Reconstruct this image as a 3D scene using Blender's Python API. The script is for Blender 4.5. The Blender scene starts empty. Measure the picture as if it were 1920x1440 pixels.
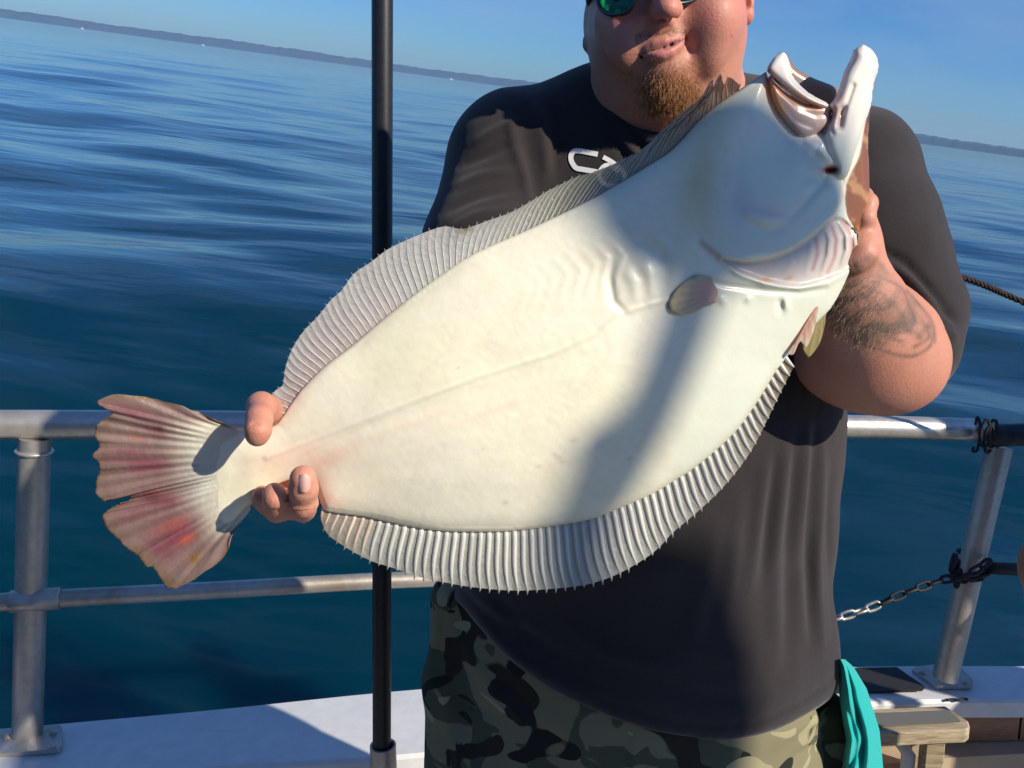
import bpy, math, random
import numpy as np
from mathutils import Vector, Matrix
from mathutils.bvhtree import BVHTree
R = math.radians
random.seed(4); rng = np.random.default_rng(7)
scene = bpy.context.scene
C = scene.collection
# ------------------------------------------------------------------ camera
# Things on the boat are laid out in the boat's own frame: x to the right, y ahead of the
# photographer, z up, the phone at the origin. heel() then tips the boat on the level sea.
F = 1600.0                       # focal length in photo pixels (photo is 1920 wide)
TH = R(10.5)                     # how far the phone looks down in the boat's frame
cT, sT = math.cos(TH), math.sin(TH)
PITCH, ROLL = math.atan(552 / F), R(7.8)     # the same in the world: the boat heels with the swell
EYE = 2.7                        # phone above the water
def _axes():
    f = Vector((0, math.cos(PITCH), -math.sin(PITCH)))
    r = Vector((1, 0, 0)); u = Vector((0, math.sin(PITCH), math.cos(PITCH)))
    r2 = r * math.cos(ROLL) + u * math.sin(ROLL); u2 = u * math.cos(ROLL) - r * math.sin(ROLL)
    return r2, u2, -f
def cols(a, b, c): return Matrix(((a[0], b[0], c[0]), (a[1], b[1], c[1]), (a[2], b[2], c[2])))
RW = cols(*_axes())
RB = cols((1, 0, 0), (0, sT, cT), (0, -cT, sT))
HEEL = Matrix.Translation((0, 0, EYE)) @ (RW @ RB.transposed()).to_4x4()
cam_d = bpy.data.cameras.new('camera'); cam = bpy.data.objects.new('camera', cam_d); C.objects.link(cam)
cam_d.sensor_width = 36; cam_d.lens = 36 * F / 1920; cam_d.clip_start = .02; cam_d.clip_end = 30000
cam.matrix_world = Matrix.Translation((0, 0, EYE)) @ RW.to_4x4()
scene.camera = cam
# ------------------------------------------------------------------ light
SUN_B = Vector((-1.08, .72, -.68)).normalized()       # the way the light travels, boat frame
SUN_W = (HEEL.to_3x3() @ SUN_B).normalized()
tosun = -SUN_W
world = bpy.data.worlds.new('World'); scene.world = world; world.use_nodes = True
nt = world.node_tree; nt.nodes.clear()
wo = nt.nodes.new('ShaderNodeOutputWorld'); bg = nt.nodes.new('ShaderNodeBackground')
sky = nt.nodes.new('ShaderNodeTexSky'); sky.sky_type = 'NISHITA'; sky.sun_disc = False
sky.sun_elevation = math.asin(tosun.z); sky.sun_rotation = math.atan2(tosun.x, tosun.y)
sky.air_density = 1.0; sky.dust_density = 0.3; sky.ozone_density = 3.5; sky.altitude = 0
tint = nt.nodes.new('ShaderNodeMix'); tint.data_type = 'RGBA'; tint.blend_type = 'MULTIPLY'; tint.inputs[0].default_value = 1
tint.inputs[7].default_value = (0.35, 0.66, 1.10, 1)
nt.links.new(sky.outputs[0], tint.inputs[6])
# thin high cloud
tc = nt.nodes.new('ShaderNodeTexCoord'); mp = nt.nodes.new('ShaderNodeMapping'); mp.inputs['Scale'].default_value = (2.2, 2.2, 9)
nz = nt.nodes.new('ShaderNodeTexNoise'); nz.inputs['Scale'].default_value = 1.6; nz.inputs['Detail'].default_value = 6
nz.inputs['Distortion'].default_value = .4
rp = nt.nodes.new('ShaderNodeValToRGB'); rp.color_ramp.elements[0].position = .42; rp.color_ramp.elements[0].color = (0, 0, 0, 1)
rp.color_ramp.elements[1].position = .78; rp.color_ramp.elements[1].color = (.5, .5, .5, 1)
cl = nt.nodes.new('ShaderNodeMix'); cl.data_type = 'RGBA'; cl.inputs[7].default_value = (2.9, 4.2, 6.0, 1)
nt.links.new(tc.outputs['Generated'], mp.inputs[0]); nt.links.new(mp.outputs[0], nz.inputs['Vector'])
nt.links.new(nz.outputs[0], rp.inputs[0]); nt.links.new(rp.outputs[0], cl.inputs[0])
nt.links.new(tint.outputs[2], cl.inputs[6]); nt.links.new(cl.outputs[2], bg.inputs[0])
bg.inputs[1].default_value = 0.09
nt.links.new(bg.outputs[0], wo.inputs[0])
sun_d = bpy.data.lights.new('sun', 'SUN'); sun_d.energy = 5.0; sun_d.angle = R(.7); sun_d.color = (1, .90, .74)
sun_o = bpy.data.objects.new('sun', sun_d); C.objects.link(sun_o)
sun_o.rotation_mode = 'QUATERNION'; sun_o.rotation_quaternion = SUN_W.to_track_quat('-Z', 'Y'); sun_o.location = (0, -4, 12)
vs = scene.view_settings; vs.view_transform = 'Standard'; vs.look = 'None'; vs.gamma = 1; vs.exposure = 0.18; vs.use_curve_mapping = False
scene.display_settings.display_device = 'sRGB'

# ------------------------------------------------------------------ helpers
def at(px, py, Y):
    """boat-frame point seen at photo pixel (px, py), Y metres ahead"""
    u, v = (px - 960) / F, (720 - py) / F
    y = cT + v * sT
    return Vector((u * Y / y, Y, (v * cT - sT) * Y / y))
def atz(px, py, z):
    u, v = (px - 960) / F, (720 - py) / F
    y = cT + v * sT; zz = v * cT - sT; k = z / zz
    return Vector((u * k, y * k, z))
def proj(P):
    """boat-frame points -> photo pixels (numpy)"""
    P = np.asarray(P, float)
    d = P[..., 1] * cT - P[..., 2] * sT; up = P[..., 1] * sT + P[..., 2] * cT
    return 960 + F * P[..., 0] / d, 720 - F * up / d
def atv(px, py, Y):
    u, v = (px - 960) / F, (720 - py) / F
    y = cT + v * sT
    return np.stack([u * Y / y, Y + 0 * u, (v * cT - sT) * Y / y], -1)
roots = []
def tag(o, label=None, cat=None, group=None, kind=None):
    if label: o['label'] = label
    if cat: o['category'] = cat
    if group: o['group'] = group
    if kind: o['kind'] = kind
    return o
def thing(name, loc, label, cat, group=None):
    o = bpy.data.objects.new(name, None); C.objects.link(o); o.location = loc; o.empty_display_size = .05
    roots.append(o); return tag(o, label, cat, group)
def offs(p):
    v = Vector((0, 0, 0))
    while p is not None: v += p.location; p = p.parent
    return v
def mesh(name, verts, faces, mat, parent=None, smooth=True, label=None, cat=None, group=None, kind=None, col=None, origin=None):
    me = bpy.data.meshes.new(name)
    V = np.asarray(verts, float)
    o = bpy.data.objects.new(name, me)
    off = offs(parent)
    if origin is not None: o.location = Vector(origin) - off; off = Vector(origin)
    me.from_pydata((V - np.array(off)).tolist(), [], [tuple(int(i) for i in f) for f in faces]); me.update()
    C.objects.link(o)
    if mat: me.materials.append(mat)
    if smooth: me.polygons.foreach_set('use_smooth', [True] * len(me.polygons))
    if col is not None:
        a = me.color_attributes.new('Col', 'FLOAT_COLOR', 'POINT')
        c = np.ones((len(V), 4)); c[:, :col.shape[1]] = col; a.data.foreach_set('color', c.ravel())
    if parent is not None: o.parent = parent
    else: roots.append(o)
    return tag(o, label, cat, group, kind)
def sm(x): x = np.clip(x, 0, 1); return x * x * (3 - 2 * x)
class MB:
    """collects simple shapes into one mesh"""
    def __init__(s): s.v = []; s.f = []
    def add(s, v, f): n = len(s.v); s.v += [tuple(p) for p in v]; s.f += [tuple(i + n for i in q) for q in f]; return s
    def box(s, c, d, rot=None, bev=0.0):
        x, y, z = [k / 2 for k in d]; b = min(bev, x * .9, y * .9, z * .9)
        if b <= 0:
            v = [(i * x, j * y, k * z) for i in (-1, 1) for j in (-1, 1) for k in (-1, 1)]
            f = [(0, 1, 3, 2), (4, 6, 7, 5), (0, 4, 5, 1), (2, 3, 7, 6), (0, 2, 6, 4), (1, 5, 7, 3)]
        else:
            v = []; f = []
            pr = [(-x + b, -y), (x - b, -y), (x, -y + b), (x, y - b), (x - b, y), (-x + b, y), (-x, y - b), (-x, -y + b)]
            def inset(p, q): return (p[0] * (x - q) / x, p[1] * (y - q) / y)
            for zz, q in ((-z, b), (-z + b, 0), (z - b, 0), (z, b)): v += [(*inset(p, q), zz) for p in pr]
            for l in range(3):
                for i in range(8): f.append((l * 8 + i, l * 8 + (i + 1) % 8, (l + 1) * 8 + (i + 1) % 8, (l + 1) * 8 + i))
            f.append(tuple(range(7, -1, -1))); f.append(tuple(range(24, 32)))
        if rot is not None: v = [rot @ Vector(p) for p in v]
        return s.add([Vector(p) + Vector(c) for p in v], f)
    def tube(s, pts, r, n=14, caps=True, closed=False):
        pts = [Vector(p) for p in pts]; m = len(pts)
        rr = r if isinstance(r, (list, tuple)) else [r] * m
        v = []; f = []; prev = None
        for i, p in enumerate(pts):
            if closed: t = (pts[(i + 1) % m] - pts[i - 1])
            else: t = pts[min(i + 1, m - 1)] - pts[max(i - 1, 0)]
            t.normalize()
            if prev is None: a = Vector((0, 0, 1)) if abs(t.z) < .9 else Vector((1, 0, 0)); a = (a - t * a.dot(t)).normalized()
            else: a = (prev - t * prev.dot(t)).normalized()
            prev = a; b = t.cross(a)
            for k in range(n):
                w = 2 * math.pi * k / n; v.append(p + (a * math.cos(w) + b * math.sin(w)) * rr[i])
        for i in range(m if closed else m - 1):
            j = (i + 1) % m
            for k in range(n): f.append((i * n + k, i * n + (k + 1) % n, j * n + (k + 1) % n, j * n + k))
        if caps and not closed: f.append(tuple(range(n - 1, -1, -1))); f.append(tuple(range((m - 1) * n, m * n)))
        return s.add(v, f)
    def prism(s, poly, dvec):
        """polygon of 3-D points pushed along dvec"""
        n = len(poly); v = [Vector(p) for p in poly] + [Vector(p) + Vector(dvec) for p in poly]
        f = [tuple(range(n)), tuple(range(2 * n - 1, n - 1, -1))] + [(i, i + n, (i + 1) % n + n, (i + 1) % n) for i in range(n)]
        return s.add(v, f)
    def build(s, name, mat, parent=None, smooth=False, **k): return mesh(name, s.v, s.f, mat, parent, smooth, **k)
def autosmooth(o, a=35):
    me = o.data; me.polygons.foreach_set('use_smooth', [True] * len(me.polygons))
    if hasattr(me, 'set_sharp_from_angle'): me.set_sharp_from_angle(angle=R(a))
    return o
def bezpath(P, n=8):
    """Catmull-Rom through points"""
    P = [np.array(p, float) for p in P]; Q = []
    for i in range(len(P) - 1):
        p0 = P[max(i - 1, 0)]; p1 = P[i]; p2 = P[i + 1]; p3 = P[min(i + 2, len(P) - 1)]
        for k in range(n):
            t = k / n; Q.append(.5 * ((2 * p1) + (p2 - p0) * t + (2 * p0 - 5 * p1 + 4 * p2 - p3) * t * t + (3 * p1 - p0 - 3 * p2 + p3) * t ** 3))
    Q.append(P[-1]); return Q
# ------------------------------------------------------------------ materials
def mat(name, base=(.5, .5, .5), rough=.5, metal=0, spec=.5, noise=None, bump=None, vcol=False, sss=0, sssr=(1, .4, .2), coat=0, coatr=.1, streak=None, sheen=0, alpha=1, trans=0, ior=1.45):
    m = bpy.data.materials.new(name); m.use_nodes = True; t = m.node_tree; N = t.nodes; L = t.links
    b = N['Principled BSDF']; b.inputs['Roughness'].default_value = rough; b.inputs['Metallic'].default_value = metal
    b.inputs['Specular IOR Level'].default_value = spec; b.inputs['Coat Weight'].default_value = coat; b.inputs['Coat Roughness'].default_value = coatr
    b.inputs['IOR'].default_value = ior; b.inputs['Sheen Weight'].default_value = sheen
    b.inputs['Transmission Weight'].default_value = trans
    if sss: b.inputs['Subsurface Weight'].default_value = sss; b.inputs['Subsurface Radius'].default_value = sssr; b.inputs['Subsurface Scale'].default_value = .006
    tc = N.new('ShaderNodeTexCoord')
    if vcol: cn = N.new('ShaderNodeVertexColor'); cn.layer_name = 'Col'; cur = cn.outputs[0]
    else: cn = N.new('ShaderNodeRGB'); cn.outputs[0].default_value = (*base, 1); cur = cn.outputs[0]
    def ntex(scale, detail=4, vec=None, rough_=.6, dist=0):
        q = N.new('ShaderNodeTexNoise'); q.inputs['Scale'].default_value = scale; q.inputs['Detail'].default_value = detail
        q.inputs['Roughness'].default_value = rough_; q.inputs['Distortion'].default_value = dist
        mpn = N.new('ShaderNodeMapping'); L.new(tc.outputs['Object'], mpn.inputs[0])
        if vec: mpn.inputs['Scale'].default_value = vec
        L.new(mpn.outputs[0], q.inputs['Vector']); return q
    for (sc, dark, light, lo, hi, vec) in (noise or []):
        q = ntex(sc, 5, vec); r_ = N.new('ShaderNodeValToRGB'); e = r_.color_ramp.elements
        e[0].position = lo; e[1].position = hi; e[0].color = (*dark, 1); e[1].color = (*light, 1)
        mx = N.new('ShaderNodeMix'); mx.data_type = 'RGBA'; mx.blend_type = 'MULTIPLY'; mx.inputs[0].default_value = 1
        L.new(q.outputs[0], r_.inputs[0]); L.new(cur, mx.inputs[6]); L.new(r_.outputs[0], mx.inputs[7]); cur = mx.outputs[2]
    L.new(cur, b.inputs['Base Color'])
    nrm = None
    for (sc, st, dist, vec) in (bump or []):
        q = ntex(sc, 4, vec); bn = N.new('ShaderNodeBump'); bn.inputs['Strength'].default_value = st; bn.inputs['Distance'].default_value = dist
        L.new(q.outputs[0], bn.inputs['Height'])
        if nrm: L.new(nrm, bn.inputs['Normal'])
        nrm = bn.outputs[0]
    if nrm: L.new(nrm, b.inputs['Normal'])
    m['cur'] = 0
    return m
# ------------------------------------------------------------------ sea, far shore
def water_material():
    m = bpy.data.materials.new('sea water'); m.use_nodes = True; t = m.node_tree; N = t.nodes; L = t.links
    b = N['Principled BSDF']; b.inputs['Base Color'].default_value = (.0002, .026, .046, 1); b.inputs['Roughness'].default_value = .07
    b.inputs['IOR'].default_value = 1.33; b.subsurface_method = 'BURLEY'; b.inputs['Subsurface Weight'].default_value = 1; b.inputs['Subsurface Radius'].default_value = (.5, 1, 1.1); b.inputs['Subsurface Scale'].default_value = .9; b.inputs['Specular IOR Level'].default_value = .5
    tc = N.new('ShaderNodeTexCoord'); nrm = None
    for sc, vec, st, dist in ((.12, (1, 2.4, 1), .34, .34), (.48, (1, 2.6, 1), .24, .10), (1.9, (1, 2.0, 1), .16, .012)):
        mpn = N.new('ShaderNodeMapping'); mpn.inputs['Scale'].default_value = vec; mpn.inputs['Rotation'].default_value = (0, 0, R(8))
        q = N.new('ShaderNodeTexNoise'); q.inputs['Scale'].default_value = sc; q.inputs['Detail'].default_value = 3; q.inputs['Distortion'].default_value = .35
        bn = N.new('ShaderNodeBump'); bn.inputs['Strength'].default_value = st; bn.inputs['Distance'].default_value = dist
        L.new(tc.outputs['Object'], mpn.inputs[0]); L.new(mpn.outputs[0], q.inputs['Vector']); L.new(q.outputs[0], bn.inputs['Height'])
        if nrm: L.new(nrm, bn.inputs['Normal'])
        nrm = bn.outputs[0]
    L.new(nrm, b.inputs['Normal'])
    return m
def sea():
    nr, na = 420, 360
    r = 1.2 * (9000 / 1.2) ** (np.arange(nr) / (nr - 1)); r = np.concatenate([[0.01], r])
    a = np.linspace(0, 2 * math.pi, na, endpoint=False)
    # finer where the lens looks: warp the angles towards straight ahead
    a = a + .75 * np.sin(2 * (a - math.pi / 2)) * -.5 * .6
    rr, aa = np.meshgrid(r, a, indexing='ij')
    x = rr * np.cos(aa); y = rr * np.sin(aa); z = np.zeros_like(x)
    step = np.maximum(rr * .02, .03)
    for i in range(44):
        lam = .45 * (22 / .45) ** rng.random(); k = 2 * math.pi / lam
        dr = R(78) + rng.normal() * .55; ph = rng.random() * 6.28
        amp = .0030 * lam ** .9 * np.clip((lam / step - 2.5) / 4, 0, 1)
        z += amp * np.sin(k * (x * math.cos(dr) + y * math.sin(dr)) + ph + .8 * np.sin(x * .21 + ph) + .5 * np.sin(y * .13 + i))
    V = np.stack([x, y, z], -1).reshape(-1, 3); n = na
    i = np.arange(len(r) - 1)[:, None]; j = np.arange(n)[None]
    Fq = np.stack([i * n + j, (i + 1) * n + j, (i + 1) * n + (j + 1) % n, i * n + (j + 1) % n], -1).reshape(-1, 4)
    o = mesh('sea', V, Fq, water_material(), kind='structure'); roots.remove(o)
sea()
def land(name, a0, a1, dist, hmax, seed, m):
    """a wooded shore seen edge on: bearings a0..a1 in degrees clockwise from ahead"""
    rg = np.random.default_rng(seed); n = 420; V = []; Fc = []
    A = np.linspace(a0, a1, n); h = np.zeros(n)
    for k in range(1, 40): h += rg.normal() * np.sin(A * k * .35 + rg.random() * 6.3) / (k ** .8 + 1)
    h = (h - h.min()) / (h.max() - h.min()); e = np.clip(np.minimum(A - a0, a1 - A) / 1.2, 0, 1)
    h = hmax * (.72 + .28 * h) * e ** .6 + .2 + rg.random(n) * 2.2 * e
    rows = ((0, 0), (40, .75), (160, 1), (900, .9), (1500, 0))
    for k, (dd, hh) in enumerate(rows):
        for q in range(n):
            D = dist + dd; w = R(A[q]); V.append((D * math.sin(w), D * math.cos(w), h[q] * hh - (.5 if hh == 0 else 0)))
    for k in range(len(rows) - 1):
        for q in range(n - 1): Fc.append((k * n + q, k * n + q + 1, (k + 1) * n + q + 1, (k + 1) * n + q))
    o = mesh(name, V, Fc, m, kind='structure', smooth=False); roots.remove(o)
shore_m = mat('haze blue wooded shore', (.030, .075, .15), .95, noise=[(.02, (.8, .85, .9), (1.1, 1.1, 1.1), .35, .65, None)])  # blue of the distant haze put into the shore's own colour
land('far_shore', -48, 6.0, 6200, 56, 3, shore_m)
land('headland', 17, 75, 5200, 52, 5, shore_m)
white = mat('white gelcoat', (.8, .8, .78), .35)
hullw = mat('white paint', (.78, .78, .75), .4, noise=[(3, (.9, .9, .9), (1, 1, 1), .3, .7, None)])
def far_boat(px, py, L, label):
    # ray from the lens down to the water
    d = RW @ Vector(((px - 960) / F, (720 - py) / F, -1)); d = d * (1 / math.hypot(d.x, d.y))
    D = 2600.0; p = Vector((d.x * D, d.y * D, 0))
    r = thing('distant_boat', p, label, 'boat', 'boats far off under the shore'); roots.remove(r)
    h = MB(); n = 7; w = L * .28
    for z, s in ((-.3, .8), (1.6, 1)):
        h.v += [tuple(Vector((q, s * w * .5 * (1 - max(0, q / L * 2) ** 3) * sg, z)) + p) for sg in (-1, 1) for q in np.linspace(-L / 2, L / 2, n)]
    for l in (0, n): h.f += [(l + i, l + i + 1, 2 * n + l + i + 1, 2 * n + l + i) for i in range(n - 1)]
    h.f.append(tuple(range(2 * n, 3 * n)) + tuple(range(4 * n - 1, 3 * n - 1, -1)))
    h.build('hull', white, r)
    MB().box(p + Vector((-.1 * L, 0, 2.7)), (L * .4, w * .6, 2.2), bev=.2).build('cabin', white, r)
far_boat(845, 163, 11, 'tiny white boat far off under the shore, right of the black pole')
far_boat(155, 64, 9, 'tiny white boat far off under the shore, near the left edge of the picture')
far_boat(381, 97, 8, 'tiny white boat far off under the shore, between the left edge and the black pole')

# ------------------------------------------------------------------ boat
alu = mat('weathered aluminium', (.66, .635, .59), .38, metal=.7, noise=[(9, (.8, .77, .74), (1.1, 1.1, 1.1), .3, .7, None), (60, (.88, .87, .85), (1.05, 1.05, 1.05), .3, .65, None)], bump=[(160, .25, .001, None), (14, .2, .004, None)])
alu2 = mat('dull aluminium', (.50, .48, .45), .45, metal=.6, noise=[(7, (.72, .64, .56), (1.1, 1.1, 1.1), .3, .6, (1, 1, .35)), (70, (.85, .85, .85), (1.05, 1.05, 1.05), .3, .65, None)], bump=[(140, .25, .001, None)])
gelc = mat('white deck paint', (.74, .75, .76), .38, noise=[(2.5, (.86, .87, .88), (1, 1, 1), .3, .7, None), (30, (.93, .93, .92), (1, 1, 1), .4, .6, None), (14, (.72, .68, .60), (1, 1, 1), .24, .34, (.5, 2, 1))], bump=[(90, .12, .001, None)])
ply = mat('varnished tan bulwark panel', (.42, .25, .14), .5, noise=[(5, (.7, .6, .5), (1.1, 1.1, 1.1), .3, .7, (1, 1, 4)), (50, (.85, .8, .8), (1, 1, 1), .4, .6, (1, 1, 5))])
beige = mat('beige painted ledge', (.58, .47, .34), .5, noise=[(8, (.8, .75, .7), (1, 1, 1), .3, .7, None)])
black = mat('black powder coated tube', (.018, .018, .022), .42, noise=[(120, (.6, .6, .6), (1.3, 1.3, 1.3), .3, .7, None)], bump=[(250, .2, .0005, None)])
rubber = mat('black rubber', (.022, .022, .026), .75, bump=[(400, .5, .001, None)])
wood = mat('weathered pale wood', (.50, .43, .31), .7, noise=[(6, (.55, .48, .4), (1.15, 1.15, 1.1), .3, .7, (.6, 6, 6)), (60, (.7, .65, .6), (1.1, 1.1, 1.1), .35, .6, (.3, 4, 4))], bump=[(80, .5, .002, (.2, 4, 4))])
grey = mat('grey non slip tread', (.16, .16, .15), .9, bump=[(500, .8, .001, None)])
steel = mat('galvanised steel', (.55, .55, .53), .4, metal=.7, noise=[(90, (.6, .55, .5), (1.1, 1.1, 1.1), .35, .65, None)])
steeld = mat('dark shaded chain', (.03, .03, .035), .6, metal=.3)  # links out of the sun coloured dark; the latch pin shares it
DECK = -1.56
def zg(px): return -1.12 - .113 * np.clip(px / 1900, -.3, 1.3)
far = [(-500, 1424), (-250, 1396), (0, 1365), (400, 1328), (780, 1290), (1200, 1262), (1580, 1248), (1920, 1247), (2250, 1252), (2600, 1262)]
near = [(-500, 1590), (-250, 1532), (0, 1486), (400, 1441), (780, 1416), (1200, 1362), (1640, 1319), (1920, 1313), (2250, 1316), (2600, 1330)]
farP = [atz(x, y, zg(x)) for x, y in far]; nearP = [atz(x, y, zg(x)) for x, y in near]
farP = [Vector(p) for p in bezpath(farP, 6)]; nearP = [Vector(p) for p in bezpath(nearP, 6)]
hull = thing('boat', (0, 1.8, DECK), 'white boat side with a broad white gunwale cap, tan inner bulwark and deck underfoot', 'boat')
def loftrows(rows):
    n = len(rows[0]); V = [p for r in rows for p in r]
    return V, [(k * n + i, k * n + i + 1, (k + 1) * n + i + 1, (k + 1) * n + i) for k in range(len(rows) - 1) for i in range(n - 1)]
up = Vector((0, 0, 1))
nin = [p + (q - p).normalized() * .012 for p, q in zip(nearP, farP)]
b_ = .008
rows = [[p - up * .05 for p in nin], [p - up * .05 for p in nearP], [p - up * b_ for p in nearP], [p + (q - p).normalized() * b_ for p, q in zip(nearP, farP)],
        [q - (q - p).normalized() * b_ for p, q in zip(nearP, farP)], [q - up * b_ for q in farP], [q - up * .05 for q in farP], [q - up * .05 - (q - p).normalized() * .012 for p, q in zip(nearP, farP)]]
V, Fc = loftrows(rows); mesh('gunwale_cap', V, Fc, gelc, hull, smooth=False)
# bulwark lining below the cap, in panels
wl = [p + (q - p).normalized() * .035 for p, q in zip(nearP, farP)]
for i in range(0, len(wl) - 1, 3):
    seg = wl[i:i + 4]
    if len(seg) < 2: continue
    nv = Vector((0, .018, 0)); g = (seg[-1] - seg[0]).normalized() * .003
    top = [p - up * .052 for p in seg]; top[0] = top[0] + g; top[-1] = top[-1] - g
    bot = [Vector((p.x, p.y, DECK + .19)) for p in top]
    V, Fc = loftrows([top, bot, [b + nv for b in bot], [t + nv for t in top], top]); mesh('panel', V, Fc, ply, hull, smooth=False)
led = [p - (q - p).normalized() * .03 for p, q in zip(nearP, farP)]
V, Fc = loftrows([[Vector((p.x, p.y + .09, DECK + .186)) for p in led], [Vector((p.x, p.y, DECK + .186)) for p in led], [Vector((p.x, p.y, DECK + .002)) for p in led]])
mesh('ledge', V, Fc, beige, hull, smooth=False)
V, Fc = loftrows([[q - up * .05 - (q - p).normalized() * .012 for p, q in zip(nearP, farP)], [Vector((q.x, q.y - .15, -2.95)) for q in farP]])
mesh('hull_side', V, Fc, hullw, hull, smooth=False)
xs0, xs1 = farP[0].x, farP[-1].x
V = [Vector((p.x, p.y - .0, DECK)) for p in led] + [Vector((p.x, -4.5, DECK)) for p in led]; n = len(led)
mesh('deck', V, [(i, i + 1, n + i + 1, n + i) for i in range(n - 1)], mat('grey deck', (.30, .30, .29), .8, noise=[(4, (.8, .8, .8), (1.1, 1.1, 1.1), .3, .7, None)], bump=[(300, .5, .002, None)]), hull, smooth=False)
# non slip pad on the cap
pad = [atz(x, y, zg(1650) + .003) for x, y in ((1560, 1256), (1594, 1255), (1681, 1253), (1735, 1290), (1729, 1296), (1650, 1299), (1575, 1302), (1540, 1300))]
MB().prism(pad, (0, 0, .004)).build('non_slip_pad', rubber, hull)
V = []
# scuff on the cap
# guard rail
rail = thing('guard_rail', at(60, 1385, 1.72), 'round aluminium guard rail of two tubes and a welded post along the boat side', 'railing')
TR = [(-420, 800, 1.60), (-200, 797, 1.65), (65, 796, 1.72), (400, 796, 1.80), (780, 797, 1.92), (1200, 799, 2.04), (1590, 800, 2.14), (1828, 806, 2.20)]
MB().tube(bezpath([at(*p) for p in TR], 6), .0305, 20).build('top_tube', alu, rail, smooth=True)
MR = [(-420, 1160, 1.60), (-200, 1145, 1.65), (65, 1125, 1.72), (400, 1107, 1.80), (740, 1088, 1.91), (1100, 1077, 2.02), (1420, 1070, 2.08)]
MB().tube(bezpath([at(*p) for p in MR], 6), .0195, 16).build('middle_tube', alu2, rail, smooth=True)
def post(xt, yt, xb, yb, Yt, Yb, parent, plate, zt=None):
    a, b = at(xt, yt, Yt), at(xb, yb, Yb)
    o = MB().tube([b, b + (a - b) * .01, a], .0315, 20).build('post', alu2, parent); autosmooth(o)
    for k in range(2): # weld beads
        w = MB()
        c = a if k == 0 else b; t = (a - b).normalized(); s = -1 if k == 0 else 1
        ring = []; u_ = t.cross(Vector((0, 1, 0))).normalized(); v_ = t.cross(u_)
        for q in range(26): ring.append(c + t * s * (.012 if k else .030) + (u_ * math.cos(q * .2417) + v_ * math.sin(q * .2417)) * (.033 + .0012 * math.sin(q * 3.1)))
        w.tube(ring, .0042, 6, closed=True).build('weld', alu, o, smooth=True)
    pp = MB().prism(plate, (0, 0, .010)).build('base_plate', alu2, o)
    return o
pl = [atz(x, y, zg(50) + .002) for x, y in ((-70, 1379), (112, 1366), (117, 1372), (117, 1404), (108, 1412), (-80, 1428))]
p1 = post(65, 820, 51, 1388, 1.72, 1.728, rail, pl)
for x, y in ((100, 1376), (98, 1402), (12, 1382), (-5, 1412)):
    c = atz(x, y, zg(50) + .012); MB().tube([c, c + up * .005, c + up * .008], [.008, .008, .004], 8).build('bolt', alu2, p1)
plh = [atz(x, y, zg(1400) + .002) for x, y in ((1350, 1262), (1460, 1259), (1475, 1294), (1345, 1299))]
post(1405, 815, 1405, 1280, 2.09, 2.095, rail, plh)
autosmooth(MB().tube([at(1405, 800, 2.09), at(1405, 352, 2.09)], .016, 14).build('stanchion', alu2, rail))
# collar where the middle tube meets the post
MB().tube([at(20, 1128, 1.7), at(112, 1122, 1.72)], .0235, 16).build('sleeve', alu2, rail, smooth=True)
# gate post to the right of the man
gp = thing('gate_post', at(1770, 1275, 2.1), 'leaning aluminium gate post with a chain wrapped round it and a dark tube on top', 'post')
pl = [atz(x, y, zg(1770) + .002) for x, y in ((1710, 1262), (1716, 1256), (1749, 1252), (1796, 1252), (1824, 1281), (1821, 1291), (1756, 1293), (1745, 1287))]
a, b = at(1874, 838, 2.13), at(1772, 1272, 2.10)
autosmooth(MB().tube([b, b + (a - b) * .01, a], .0315, 20).build('post', alu2, gp))
pp = MB().prism(pl, (0, 0, .010)).build('base_plate', alu2, gp)
for x, y in ((1728, 1262), (1788, 1259), (1811, 1283), (1765, 1286)):
    c = atz(x, y, zg(1770) + .012); MB().tube([c, c + up * .005, c + up * .008], [.008, .008, .004], 8).build('bolt', alu2, gp)
darktube = mat('dark blue grey pipe wrap', (.035, .045, .06), .5, noise=[(40, (.5, .5, .5), (1.4, 1.4, 1.4), .3, .7, None)])
MB().tube([at(1856, 818, 2.13), at(1880, 816, 2.12), at(2050, 812, 2.02), at(2300, 808, 1.85)], .029, 18).build('top_tube', darktube, gp, smooth=True)
MB().tube([at(1850, 1064, 2.1), at(1915, 1068, 2.06), at(2080, 1076, 1.95), at(2300, 1084, 1.8)], .0165, 14).build('middle_tube', darktube, gp, smooth=True)
mb = MB()
for k in range(3):
    c0 = at(1845 + k * 7, 812 + (k % 2) * 10, 2.09); ring = [c0 + Vector((.012 * math.cos(q * .6), -.006, .036 * math.sin(q * .6))) for q in range(10)]
    mb.tube(ring, .0042, 6)
mb.build('lashing', rubber, gp, smooth=True)
# end plug and locking pin of the top rail
MB().tube([at(1826, 806, 2.20), at(1832, 806, 2.20)], .0325, 18).build('end_ring', alu2, rail)
MB().tube([at(1833, 806, 2.19), at(1848, 806, 2.17)], .016, 12).build('latch_bar', alu2, rail, smooth=True)
MB().tube(bezpath([at(*p) for p in ((1829, 796, 2.15), (1833, 782, 2.14), (1838, 800, 2.14), (1833, 842, 2.14), (1824, 846, 2.14), (1826, 838, 2.14))], 5), .0035, 8).build('pin', steeld, rail, smooth=True)
# cleats/rope lying on the gunwale
MB().tube(bezpath([atz(x, y, zg(1800) + .004) for x, y in ((1776, 1313), (1786, 1311), (1798, 1313), (1806, 1310), (1815, 1312))], 4), .004, 6).build('scuff_mark', rubber, hull)

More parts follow.
